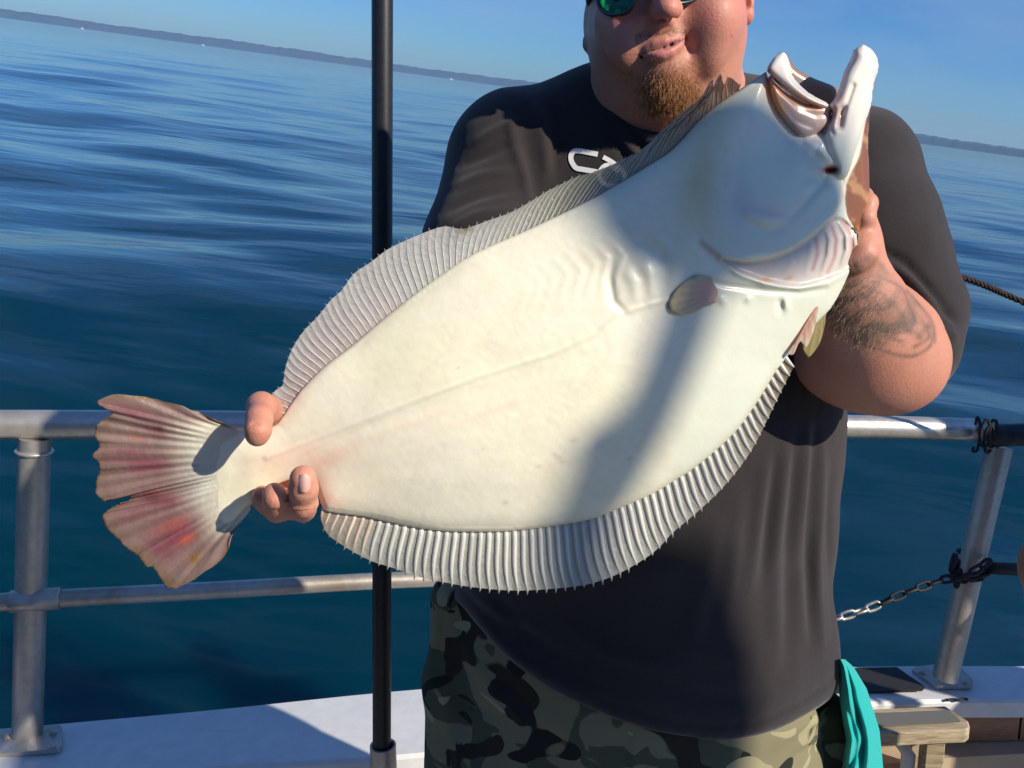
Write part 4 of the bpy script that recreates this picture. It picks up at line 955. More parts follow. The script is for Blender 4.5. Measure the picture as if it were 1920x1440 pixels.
def skin_colour(V):
    px, py = proj(V); n = len(V); B = lambda *a: blob(px, py, *a)
    col = np.tile(np.array([.57, .255, .175]), (n, 1)); n1 = vnoise(V, 40, 51); n2 = vnoise(V, 260, 52); n3 = vnoise(V, 900, 53, 2)
    col *= (1 + .07 * n1 + .06 * n2 + .06 * n3)[:, None]; col[:, 1:] *= (1 - .07 * np.clip(vnoise(V, 120, 55), -1, 1))[:, None]
    hd = (py < 300) & (px > 1080) & (px < 1430)
    red = (.66, .215, .165)
    for a in ((1250, 18, 26, 22, 0, .7), (1330, 30, 45, 38, 0, .55), (1175, 40, 45, 38, 0, .55), (1402, 20, 20, 60, 0, .6), (1240, -60, 120, 40, 0, .4), (1210, 95, 90, 50, 0, .25)): col = paint(col, a[5] * B(*a[:5]) * hd, red)
    up_ = spl([(1206, 99), (1214, 89), (1226, 83), (1237, 80.5), (1248, 78), (1262, 75), (1279, 73)], 4); lo_ = spl([(1207, 101), (1218, 103.5), (1230, 103.5), (1242, 101.5), (1256, 96.5), (1268, 88.5), (1280, 77)], 4)
    d1, _ = linesd(px, py, up_); d2, _ = linesd(px, py, lo_)
    col = paint(col, hd * np.clip(.85 * np.exp(-(d1 / 6) ** 4) + .85 * np.exp(-(d2 / 8.5) ** 4), 0, .9), (.60, .21, .19))
    gp_ = spl([(1206, 100), (1220, 95), (1232, 92), (1244, 89), (1256, 85), (1267, 80.5), (1282, 74)], 4); d3, _ = linesd(px, py, gp_)
    col = paint(col, hd * .9 * np.exp(-(d3 / 2.6) ** 4), (.10, .03, .03))
    # stubble below the mouth and along the jaw
    st = np.clip(B(1240, 165, 75, 55) * .75 + .28 * B(1238, 62, 38, 11) + .12 * B(1330, 130, 40, 50, -20) + .25 * B(1160, 130, 40, 50, 20), 0, .8) * np.clip(.62 + .4 * n3 + .2 * n2, 0, 1)
    col = paint(col, st * hd, (.30, .14, .07))
    for cx, cy, r_ in ((1372, 68, 2.2), (1321, 112, 2.6), (1345, 150, 1.6)): col = paint(col, hd * .6 * np.clip(1.5 * B(cx, cy, r_, r_), 0, 1), (.25, .10, .06))
    hair = sm((-95 - py) / 12) * hd; col = paint(col, hair, (.12, .07, .04))
    # warmer knuckles and fingertips
    for a in ((484, 812, 16, 16, 0, .5), (569, 890, 16, 14, 0, .35), (569, 960, 26, 14, 0, .4), (515, 960, 30, 16, 0, .35), (1690, 720, 60, 50, 0, .3), (490, 760, 18, 14, 0, .3), (1622, 378, 14, 18, 0, .4)): col = paint(col, a[5] * B(*a[:5]), (.66, .24, .15))
    for ln in ([(553, 944), (569, 948), (585, 944)], [(555, 925), (569, 927), (583, 925)]):
        dd, _ = linesd(px, py, ln); col = paint(col, .35 * np.exp(-(dd / 1.8) ** 2), (.36, .12, .08))
    # tattoo: worn grey swirls on the outside of the forearm
    arm = (px > 1490) & (px < 1790) & (py > 440) & (py < 790)
    TP = [(1548, 575), (1580, 515), (1630, 476), (1672, 512), (1712, 556), (1745, 600), (1752, 630), (1725, 640), (1690, 625), (1655, 650), (1600, 640), (1545, 612)]
    q = polysd(px, py, spl(TP + [TP[0]], 3)); area = sm(q / 12 + .5)
    wx = px + 30 * vnoise(np.stack([px, py], -1), .022, 61); wy = py + 30 * vnoise(np.stack([px, py], -1), .022, 62)
    PW = np.stack([wx, wy], -1); sw = np.sin(vnoise(PW, .018, 64) * 9 + (wx * .75 + wy) * .085); sw2 = np.sin(vnoise(PW, .05, 65) * 5 + wx * .16 - wy * .1); ln = np.clip((sw + .15) * 1.5, 0, 1) * .7 + np.clip((sw2 - .1) * 1.6, 0, 1) * .45
    dens = np.clip(.55 + .6 * B(1640, 590, 70, 50, 20) + .35 * vnoise(np.stack([px, py], -1), .04, 63), 0, 1)
    ta = arm * area * np.clip(.52 * dens + .5 * ln * dens, 0, .92) * (.85 + .2 * n2)
    for L_ in ([(1600, 640), (1650, 656), (1700, 668), (1730, 660), (1748, 640), (1738, 620)], [(1690, 560), (1720, 590), (1742, 630), (1715, 650)], [(1560, 600), (1590, 600), (1630, 622), (1690, 640)], [(1650, 520), (1690, 540), (1700, 575), (1675, 600)], [(1700, 545), (1745, 600), (1752, 640)]):
        dd, _ = linesd(px, py, spl(L_, 5)); ta = np.maximum(ta, arm * .72 * np.exp(-(dd / 4.2) ** 2) * (.8 + .3 * n2))
    col = paint(col, np.clip(ta, 0, .88), (.055, .060, .052))
    return np.clip(col, .01, .9)
skin = mat('sunburnt skin', rough=.48, vcol=True, sss=.10, sssr=(1, .32, .16), coat=.06, coatr=.3, bump=[(1100, .5, .0008, None), (300, .42, .0014, None)])
man = thing('person', Vector((.15, 1.15, DECK)), 'heavy man with ginger goatee, mirrored sunglasses, black tee and camouflage trousers holding the flatfish', 'person')
mesh('body', BV, BQ, skin, man, col=skin_colour(BV))
# nails
nm = mat('fingernail', (.72, .42, .36), .25, sss=.1, coat=.4)
def nail(px, py, Y, wpx, hpx, rot=0, parent=man):
    V = []; n = 9; m = 9
    for i in range(n):
        for j in range(m):
            u = -1 + 2 * i / (n - 1); v = -1 + 2 * j / (m - 1); uu = u * (1 - .18 * abs(v) ** 3); vv = v * (1 - .22 * abs(u) ** 2.5)
            x = uu * wpx; y = vv * hpx; X = px + x * math.cos(rot) - y * math.sin(rot); Yp = py + x * math.sin(rot) + y * math.cos(rot)
            V.append(at(X, Yp, Y + .0034 * u * u + .0012 * v * v))
    Fq = [(i * m + j, i * m + j + 1, (i + 1) * m + j + 1, (i + 1) * m + j) for i in range(n - 1) for j in range(m - 1)]
    mesh('nail', V, Fq, nm, parent)
nail(569, 906, .6715, 13.5, 17)
# teeth strip
P = [(1218, 95.5), (1230, 92.5), (1242, 89.5), (1254, 85.5), (1266, 81)]
tb_ = MB()
for i in range(len(P) - 1):
    a = at(P[i][0], P[i][1] - 4, .9808 + abs(P[i][0] - 1243) ** 2 * 5e-6); b = at(P[i + 1][0] - 1, P[i + 1][1] - 4, .9808 + abs(P[i + 1][0] - 1243) ** 2 * 5e-6)
    c2_ = at(P[i + 1][0] - 1, P[i + 1][1] + 3.5, .9808 + abs(P[i + 1][0] - 1243) ** 2 * 5e-6); d_ = at(P[i][0], P[i][1] + 3.5, .9808 + abs(P[i][0] - 1243) ** 2 * 5e-6)
    MB().prism([a, b, c2_, d_], (0, .003, 0)).build('tooth', mat('tooth enamel', (.60, .53, .46), .3) if i == 0 else bpy.data.materials['tooth enamel'], man)
# ---- tee shirt
HEM = spl([(700, 1080), (790, 1088), (860, 1125), (910, 1180), (960, 1236), (1010, 1275), (1060, 1303), (1120, 1332), (1180, 1357), (1250, 1377), (1330, 1388), (1400, 1381), (1450, 1366), (1500, 1341), (1545, 1312), (1580, 1286), (1700, 1240)], 4)
hx = np.array([p[0] for p in HEM]); hy = np.array([p[1] for p in HEM])
def hemmask(X, Y, Z):
    d = Y * cT - Z * sT; px = 960 + F * X / d; py = 720 - F * (Y * sT + Z * cT) / d
    return ((py - np.interp(px, hx, hy)) * .0006).astype(np.float32)
def sleevemask(X, Y, Z):
    d = Y * cT - Z * sT; px = 960 + F * X / d; py = 720 - F * (Y * sT + Z * cT) / d
    # photo line of the sleeve hem, from behind the hand to under the elbow
    hxp = np.interp(py, [430, 480, 520, 560, 600, 640, 680, 712, 740], [1600, 1634, 1682, 1722, 1748, 1766, 1774, 1766, 1750])
    return ((hxp - px) * .0005).astype(np.float32)
def shirt_field(lo, hi, h):
    f = Field(lo, hi, h)
    f.ell(p_(1205, 470, 1.16), (.255, .140, .25), .04); f.ell(p_(1186, 850, 1.145), (.272, .192, .33), .06)
    f.ell(p_(1186, 1215, 1.14), (.270, .185, .22), .05)
    f.chain([p_(1235, 225, 1.17), p_(1110, 246, 1.16), p_(975, 292, 1.14)], [.072, .062, .084], .03)
    f.chain([p_(1250, 240, 1.18), p_(1420, 262, 1.18), p_(1590, 335, 1.15)], [.070, .070, .088], .03)
    f.chain([p_(958, 308, 1.13), p_(914, 480, 1.07), p_(905, 600, 1.05)], [.084, .077, .075], .03)
    f.chain([p_(1592, 335, 1.14), p_(1634, 480, 1.08)], [.088, .089], .02)
    f.chain([p_(1625, 430, 1.10), p_(1684, 590, 1.045), p_(1698, 650, 1.02)], [.090, .078, .062], .015, mask=sleevemask)
    f.chain([p_(1478, 780, 1.14), p_(1470, 1000, 1.13), p_(1474, 1230, 1.13)], [.070, .055, .062], .05)
    # neck opening
    f.ell(p_(1240, 165, 1.115), (.074, .095, .050), .006, mode='sub')
    f.apply((-.5, .6, -1.2), (.8, 1.6, .6), lambda X, Y, Z: -hemmask(X + 0 * Y + 0 * Z, Y + 0 * X + 0 * Z, Z + 0 * X + 0 * Y), .0015, 'sub')
    return f
f = shirt_field((-.36, .80, -.80), (.70, 1.46, .34), .0044)
SV, SQ = f.mesh(); SV = relax(SV, SQ, 2, .5)
def creases(V, N, L_, amp=.004):
    px, py = proj(V); front = np.clip((.35 - N[:, 1]) / .4, 0, 1)
    o = np.zeros(len(V))
    for ln, a, wd in L_:
        d, tt = linesd(px, py, spl(ln, 4)); o += front * 1.0 * a * np.exp(-(d / wd) ** 2) * np.sin(np.pi * np.clip(tt, .03, .97)) ** .6
    return V + N * o[:, None]
N = vnorm(SV, SQ)
CR = [ # folds at the right side that hang from the chest
    ([(1520, 800), (1512, 900), (1498, 1050), (1500, 1200)], .006, 13), ([(1545, 820), (1540, 930), (1532, 1080), (1540, 1230)], .006, 9), ([(1480, 830), (1470, 930), (1455, 1060), (1450, 1250)], .005, 14),
    ([(1440, 860), (1425, 980), (1405, 1120)], .004, 14), ([(1532, 800), (1526, 900), (1516, 1060), (1520, 1200)], -.006, 9), ([(1500, 820), (1490, 930), (1478, 1060), (1475, 1250)], -.005, 11), ([(1390, 920), (1375, 1060), (1350, 1200)], .0035, 18), ([(1340, 980), (1320, 1100), (1290, 1230)], .003, 20),
    ([(1562, 860), (1556, 1000), (1560, 1200)], -.004, 7), ([(1462, 845), (1446, 960), (1430, 1090)], -.004, 10),
    # sleeve at the left
    ([(975, 185), (985, 240), (1000, 320), (1012, 400)], -.004, 14), ([(1000, 180), (1018, 250), (1030, 330)], .005, 10), ([(1040, 190), (1046, 250), (1038, 330)], -.004, 10), ([(960, 200), (962, 260), (985, 330), (1000, 400)], .005, 10),
    ([(880, 270), (930, 240), (975, 222)], .003, 9), ([(860, 310), (920, 285), (980, 262)], -.003, 9), ([(850, 350), (910, 325), (975, 320)], .003, 9), ([(830, 400), (900, 365), (985, 350)], -.0035, 9), ([(840, 430), (900, 400), (980, 390)], .003, 9),
    # neck
    ([(1135, 185), (1160, 225), (1205, 262), (1240, 275)], .004, 8), ([(1160, 255), (1190, 290), (1206, 330)], .006, 9), ([(1185, 262), (1215, 280), (1228, 300)], -.005, 7), ([(1205, 255), (1235, 275), (1250, 290)], .005, 7),
    ([(1140, 250), (1172, 285), (1188, 330)], -.005, 8),
    # right sleeve
    ([(1630, 480), (1690, 510), (1740, 560), (1790, 620)], .006, 9), ([(1640, 465), (1700, 495), (1750, 550), (1795, 600)], -.005, 8), ([(1740, 600), (1770, 620), (1800, 640)], .005, 8), ([(1750, 640), (1775, 660), (1792, 668)], -.004, 7), ([(1745, 570), (1775, 590), (1802, 600)], -.005, 8),
    # belly drag lines from the hem
    ([(900, 1150), (960, 1220), (1050, 1275), (1150, 1310)], .004, 12), ([(930, 1120), (1000, 1200), (1090, 1250)], -.004, 13), ([(880, 1100), (940, 1150), (1000, 1180)], .004, 12), ([(1250, 1200), (1350, 1230), (1450, 1220)], .003, 22), ([(1230, 1280), (1340, 1310), (1450, 1290)], -.003, 20), ([(1060, 1180), (1160, 1230), (1260, 1250)], .003, 16)]
SV = creases(SV, N, CR)
P2 = np.stack(proj(SV), -1)
SV = SV + N * (vnoise(SV, 9, 71) * .005 + vnoise(SV * np.array([1.6, 1, .5]), 34, 72) * .0018)[:, None]
# a rolled hem line
px, py = proj(SV); dh = py - np.interp(px, hx, hy); SV = SV + N * (np.where((dh > -26), .0012, 0) - .0016 * np.exp(-((dh + 24) / 3.5) ** 2))[:, None]
def cloth(name, base, vcol=False, noise=None, rough=.9, bs=(1400, .35, .0008, None)):
    return mat(name, base, rough, noise=noise, vcol=vcol, bump=[bs, (26, .25, .006, None)], sheen=.25, spec=.25)
blackcloth = cloth('faded black cotton', (.027, .0225, .024), noise=[(5, (.85, .82, .82), (1.15, 1.1, 1.1), .3, .7, None), (900, (.8, .8, .8), (1.2, 1.2, 1.2), .3, .7, None)])
shirt = mesh('shirt', SV, SQ, blackcloth, man)
# print on the chest, laid on the cloth
bvh = BVHTree.FromPolygons([tuple(v) for v in SV], [tuple(int(i) for i in q) for q in SQ])
printm = mat('white screen print', (.82, .80, .80), .7, bump=[(1200, .3, .0005, None)])
def onshirt(x, y, lift=.0012):
    d = at(x, y, 1.0).normalized(); h = bvh.ray_cast(Vector((0, 0, 0)), d)
    if h[0] is None: return at(x, y, 1.05)
    n = h[1] if h[1].dot(d) < 0 else -h[1]
    return h[0] + n * lift
def stroke(ln, w, name='print'):
    P = spl(ln, 8); V = []; 
    for i, p in enumerate(P):
        t = np.array(P[min(i + 1, len(P) - 1)]) - np.array(P[max(i - 1, 0)]); t /= np.hypot(*t); nn = np.array([-t[1], t[0]])
        for k in np.linspace(-.5, .5, 5): q = np.array(p) + nn * w * k; V.append(onshirt(*q))
    mesh(name, V, [(i * 5 + k, i * 5 + k + 1, (i + 1) * 5 + k + 1, (i + 1) * 5 + k) for i in range(len(P) - 1) for k in range(4)], printm, shirt)
stroke([(1121, 290), (1106, 287), (1090, 284), (1077, 284), (1071, 292), (1072, 303), (1080, 315), (1092, 318), (1104, 320), (1120, 323)], 9.5, 'printed_letter')
stroke([(1131, 295), (1150, 306), (1168, 322), (1172, 345), (1168, 362)], 8.5, 'printed_letter')
stroke([(1160, 322), (1140, 310), (1127, 318), (1124, 332), (1134, 345), (1158, 350)], 8, 'printed_letter')
# ---- trousers
def trouser_field(lo, hi, h):
    f = Field(lo, hi, h)
    f.ell(p_(1190, 1230, 1.145), (.254, .176, .26), .04); f.ell(p_(1190, 1400, 1.14), (.262, .180, .2), .05)
    hip = p_(1182, 1400, 1.14)
    for sx in (-1, 1):
        kk = np.array([hip[0] + sx * .15, 1.13, DECK + .50]); f_ = np.array([hip[0] + sx * .16, 1.17, DECK + .09])
        f.chain([hip + np.array([sx * .135, 0, -.02]), kk, f_], [.138, .10, .085], .02)
    f.chain([p_(850, 1120, 1.16), p_(848, 1280, 1.15), p_(850, 1500, 1.15)], [.035, .040, .045], .03)
    f.chain([p_(1545, 1330, 1.14), p_(1550, 1480, 1.14)], [.03, .04], .03)
    f.apply((-.5, .6, -1), (.8, 1.6, .4), lambda X, Y, Z: (p_(1182, 1075, .96)[2] - Z + .0 * X + 0 * Y), .002, 'sub')
    return f
f = trouser_field((-.30, .84, DECK + .03), (.62, 1.42, -.30), .0065); TV, TQ = f.mesh(); TV = relax(TV, TQ, 2, .5); N = vnorm(TV, TQ)
CT = [([(822, 1130), (816, 1190), (800, 1260)], .004, 5), ([(828, 1130), (824, 1190), (812, 1255)], -.003, 5), ([(850, 1180), (900, 1260), (960, 1330)], .005, 16), ([(800, 1270), (830, 1300), (850, 1380), (880, 1440)], .006, 14), ([(820, 1280), (870, 1320), (930, 1350)], -.005, 12),
      ([(1450, 1400), (1500, 1360), (1560, 1340)], .005, 12), ([(1470, 1440), (1530, 1400), (1580, 1390)], -.005, 12), ([(1190, 1380), (1186, 1440), (1182, 1500)], .003, 4), ([(1000, 1330), (1080, 1380), (1150, 1440)], .004, 18)]
TV = creases(TV, N, CT); TV = TV + N * (vnoise(TV, 14, 81) * .005)[:, None]
def camo_material():
    m = mat('woodland camouflage cloth', (.14, .15, .09), .92, spec=.2, bump=[(1200, .35, .0008, None)]); t = m.node_tree; N = t.nodes; L = t.links; b = N['Principled BSDF']
    tc = N.new('ShaderNodeTexCoord'); cur = None
    base = N.new('ShaderNodeRGB'); base.outputs[0].default_value = (.085, .092, .058, 1); cur = base.outputs[0]
    for sc, loc, th, colr, vec in ((8, (0, 0, 0), .48, (.21, .19, .115), (1, .8, 1.35)), (9, (3, 1, 7), .56, (.036, .030, .022), (.9, .8, 1.4)), (10.5, (9, 4, 2), .60, (.022, .024, .022), (1, .9, 1.2)), (10, (1, 8, 5), .615, (.33, .30, .18), (.8, .9, 1.6))):
        mpn = N.new('ShaderNodeMapping'); mpn.inputs['Location'].default_value = loc; mpn.inputs['Scale'].default_value = vec; mpn.inputs['Rotation'].default_value = (0, R(25), 0)
        q = N.new('ShaderNodeTexNoise'); q.inputs['Scale'].default_value = sc; q.inputs['Detail'].default_value = 1.6; q.inputs['Distortion'].default_value = 1.3; q.inputs['Roughness'].default_value = .4
        r_ = N.new('ShaderNodeValToRGB'); r_.color_ramp.elements[0].position = th; r_.color_ramp.elements[1].position = th + .008
        mx = N.new('ShaderNodeMix'); mx.data_type = 'RGBA'; mx.inputs[7].default_value = (*colr, 1)
        L.new(tc.outputs['Object'], mpn.inputs[0]); L.new(mpn.outputs[0], q.inputs['Vector']); L.new(q.outputs[0], r_.inputs[0]); L.new(r_.outputs[0], mx.inputs[0]); L.new(cur, mx.inputs[6]); cur = mx.outputs[2]
    L.new(cur, b.inputs['Base Color']); return m
trousers = mesh('trousers', TV, TQ, camo_material(), man)
hipx = p_(1182, 1400, 1.14)[0]
for sx in (-1, 1):
    f = Field((hipx + sx * .17 - .1, .86, DECK - .01), (hipx + sx * .17 + .1, 1.32, DECK + .16), .006)
    f.chain([(hipx + sx * .16, 1.22, DECK + .06), (hipx + sx * .17, 1.05, DECK + .05), (hipx + sx * .175, .96, DECK + .04)], [.05, .048, .042], .02)
    f.cap((hipx + sx * .16, 1.19, DECK + .06), (hipx + sx * .16, 1.19, DECK + .12), .05, .05, .02)
    f.apply((-2, 0, -3), (2, 2, 1), lambda X, Y, Z: Z - (DECK + .003) + 0 * X + 0 * Y, .003, 'sub')
    v, q = f.mesh(); mesh('shoe', v, q, rubber, man)
# ---- goatee: separate hairs combed down and forwards over the chin
hb = BVHTree.FromPolygons([tuple(v) for v in BV], [tuple(int(i) for i in q) for q in BQ])
GO = [(1204, 160), (1212, 138), (1232, 130), (1250, 134), (1272, 128), (1296, 134), (1306, 152), (1308, 176), (1298, 198), (1272, 214), (1245, 218), (1220, 210), (1206, 190)]
hv = []; hf = []; hc = []
def add_hair(x, y, L_, lean, colr, thin=1):
    d = at(x, y, 1.0).normalized(); h = hb.ray_cast(Vector((0, 0, 0)), d)
    if h[0] is None or h[0].y > 1.12: return
    n = h[1] if h[1].dot(d) < 0 else -h[1]; p = h[0] - n * .001
    dr = (Vector((lean, -.15, -1)) + n * .9 + Vector((random.gauss(0, .5), random.gauss(0, .3), random.gauss(0, .35)))).normalized()
    side = dr.cross(Vector((0, 1, 0))).normalized(); k0 = len(hv); c = p.copy(); crl = Vector((random.gauss(0, .35), -.1, random.gauss(0, .2))); w0 = random.uniform(.00024, .00042) * thin
    for s_ in range(4):
        w = w0 * (1 - s_ / 3.3)
        hv.append(c + side * w); hv.append(c - side * w); hv.append(c + Vector((0, -w, 0)))
        hc.extend([colr] * 3)
        dr = (dr + crl * .35 + Vector((0, 0, -.22))).normalized(); c = c + dr * L_ / 3
    for s_ in range(3):
        a = k0 + s_ * 3
        for q in range(3): hf.append((a + q, a + (q + 1) % 3, a + 3 + (q + 1) % 3, a + 3 + q))
tot = 0
while tot < 2600:
    x = random.uniform(1185, 1320); y = random.uniform(112, 242)
    q = float(polysd(np.array([x]), np.array([y]), GO)[0])
    if q < random.gauss(4, 12) or random.random() > .25 + .75 * float(sm((y - 128) / 45)): continue
    dn = sm((y - 120) / 60)
    g = random.random(); col = np.array([.50, .21, .08]) * (1 - g * .6) + np.array([.15, .05, .025]) * g * .55
    if random.random() < .14: col = np.array([.70, .50, .26])
    add_hair(x, y, (.003 + .008 * float(dn)) * random.uniform(.5, 1.3), (x - 1245) * .004, col); tot += 1
for _ in range(500):
    x = random.uniform(1192, 1290); y = random.gauss(62 - (x - 1240) * .1, 5); add_hair(x, y, random.uniform(.002, .004), (x - 1240) * .01, np.array([.34, .17, .08]))
for _ in range(420):
    x = random.uniform(1206, 1306); y = random.gauss(128, 9) - abs(x - 1250) * .1; add_hair(x, y, random.uniform(.002, .006), random.gauss(0, .5), np.array([.50, .24, .09]) * random.uniform(.6, 1.2), .7)
for _ in range(1300):
    a = random.uniform(0, 1); x = 1140 + a * 225; y = 128 + 38 * math.sin(a * math.pi) + random.gauss(0, 18); add_hair(x, y, random.uniform(.0012, .0028), 0, np.array([.26, .13, .06]))
bh = (hv, hf, hc); hv = []; hf = []; hc = []
AH = [(1560, 560), (1600, 515), (1640, 510), (1680, 545), (1715, 600), (1710, 640), (1660, 665), (1600, 650), (1550, 620)]
for _ in range(1500):
    x = random.uniform(1545, 1745); y = random.uniform(495, 745)
    if float(polysd(np.array([x]), np.array([y]), AH)[0]) < 2: continue
    k0 = len(hv); add_hair(x, y, random.uniform(.006, .013), -1.3 + random.gauss(0, .3), np.array([.50, .36, .20]) * random.uniform(.5, 1.2), .55)
ah = (hv, hf, hc); hv, hf, hc = bh
hairm = mat('ginger hair', rough=.42, vcol=True, spec=.5)
mesh('beard', hv, hf, hairm, man, col=np.array(hc), smooth=True, kind='stuff')
mesh('arm_hair', ah[0], ah[1], hairm, man, col=np.array(ah[2]), smooth=True, kind='stuff')
# short hair on the crown (above the frame)
f = Field((.06, .93, .30), (.34, 1.26, .56), .004); f.ell(p_(1240, -78, 1.10), (.088, .105, .118), .02, Matrix.Rotation(R(-6), 3, 'Y'))
f.apply((-1, .5, 0), (1, 1.5, 1), lambda X, Y, Z: (Z - .37 - np.clip((1.06 - Y) * .35, -.2, .1) + 0 * X), .004, 'sub'); v, q = f.mesh()
v = v + vnorm(v, q) * (vnoise(v, 400, 91) * .0016)[:, None]; mesh('hair', v, q, mat('short brown hair', (.10, .055, .03), .7, bump=[(700, .6, .002, (1, 1, .2))]), man)
# ---- mirrored sunglasses
gl = bpy.data.materials.new('green mirror lens'); gl.use_nodes = True; gn = gl.node_tree; gb = gn.nodes['Principled BSDF']; gb.inputs['Metallic'].default_value = 1; gb.inputs['Roughness'].default_value = .06
q1 = gn.nodes.new('ShaderNodeTexNoise'); q1.inputs['Scale'].default_value = 55; tcx = gn.nodes.new('ShaderNodeTexCoord'); rr_ = gn.nodes.new('ShaderNodeValToRGB')
rr_.color_ramp.elements[0].color = (.01, .045, .05, 1); rr_.color_ramp.elements[1].color = (.02, .60, .10, 1); rr_.color_ramp.elements[0].position = .54; rr_.color_ramp.elements[1].position = .70  # green highlights of the mirror painted in as noise patches
gn.links.new(tcx.outputs['Object'], q1.inputs['Vector']); gn.links.new(q1.outputs[0], rr_.inputs[0]); gn.links.new(rr_.outputs[0], gb.inputs['Base Color'])
frm = mat('black glasses frame', (.012, .014, .018), .25, coat=.5)
glasses = MB()
OL = [(1117, -30), (1121, 2), (1130, 19), (1146, 27), (1166, 26), (1182, 17), (1192, -2), (1196, -30), (1170, -52), (1135, -50)]
OR = [(1238, -36), (1243, -8), (1254, 2), (1270, 6), (1290, 4), (1305, -4), (1322, -26), (1328, -50), (1300, -66), (1258, -62)]
gmain = None
for O, yc in ((OL, 1155), (OR, 1283)):
    O = spl(O + [O[0]], 4)[:-1]; n = len(O); cx = sum(p[0] for p in O) / n; cy = sum(p[1] for p in O) / n
    def yy(x, y): return .957 + abs(x - 1235) ** 2 * 3.4e-6 - (18 if 0 else 0) + abs(y - cy) ** 2 * 1.2e-6
    V = [at(cx, cy, yy(cx, cy))]; Fc = []
    for r_ in range(1, 7):
        for p in O: x = cx + (p[0] - cx) * r_ / 6; y = cy + (p[1] - cy) * r_ / 6; V.append(at(x, y, yy(x, y)))
    for j in range(n): Fc.append((0, 1 + j, 1 + (j + 1) % n))
    for r_ in range(5):
        for j in range(n): a = 1 + r_ * n; Fc.append((a + j, a + (j + 1) % n, a + n + (j + 1) % n, a + n + j))
    fr = MB().tube([at(p[0], p[1], yy(*p) + .0005) for p in O], .0026, 8, closed=True)
    if gmain is None:
        fr.tube(bezpath([at(1194, -34, .960), at(1216, -46, .952), at(1240, -42, .958)], 5), .0030, 8)
        gmain = fr.build('sunglasses', frm, man, smooth=True)
        for P in ([at(1117, -28, .996), at(1102, -24, 1.03), at(1104, 10, 1.09)], [at(1328, -48, .99), at(1378, -40, 1.01), at(1398, -30, 1.07)]): MB().tube(bezpath(P, 6), .0034, 8).build('temple', frm, gmain, smooth=True)
    else: fr.build('rim', frm, gmain, smooth=True)
    mesh('lens', V, Fc, gl, gmain)
# ---- teal towel tucked in at his hip
def towel():
    n = 44; m = 60; V = []
    def edge(t): # left and right px of the towel at height t
        py = 1236 + t * 320
        xl = np.interp(py, [1236, 1260, 1315, 1387, 1440, 1560], [1570, 1572, 1574, 1586, 1578, 1560]); xr = np.interp(py, [1236, 1250, 1291, 1368, 1440, 1560], [1584, 1600, 1625, 1649, 1656, 1664]); return xl, xr, py
    for s_ in (1, -1):
        for j in range(m):
            t = j / (m - 1); xl, xr, py = edge(t)
            for i in range(n):
                u = i / (n - 1); x = xl + (xr - xl) * u
                fold = .013 * math.sin(u * 12 + 2.2 * math.sin(t * 3.3) + .5) * min(1, t * 4 + .25) + .006 * math.sin(u * 25 + t * 5 + 1.5 * math.sin(t * 9)) + .003 * math.sin(u * 9 + t * 31)
                Yd = 1.10 - .035 * math.sin(u * math.pi) + fold * .8 + (.004 if s_ < 0 else 0) + .06 * (u ** 3) - .02 * t
                P = at(x, py, Yd); V.append(P)
    N = n * m; Fc = []
    for j in range(m - 1):
        for i in range(n - 1): a = j * n + i; Fc.append((a, a + 1, a + n + 1, a + n)); Fc.append((a + N, a + n + N, a + n + 1 + N, a + 1 + N))
    bord = list(range(n)) + [j * n + n - 1 for j in range(1, m)] + [(m - 1) * n + i for i in range(n - 2, -1, -1)] + [j * n for j in range(m - 2, 0, -1)]
    for a, b in zip(bord, bord[1:] + bord[:1]): Fc.append((a, a + N, b + N, b))
    mesh('towel', V, Fc, cloth('teal terry cloth', (.0, .52, .49), noise=[(700, (.75, .8, .8), (1.2, 1.1, 1.1), .3, .7, None)], bs=(1600, .8, .002, None)), label='teal cloth hanging in folds from the man\'s hip', cat='towel')
towel()
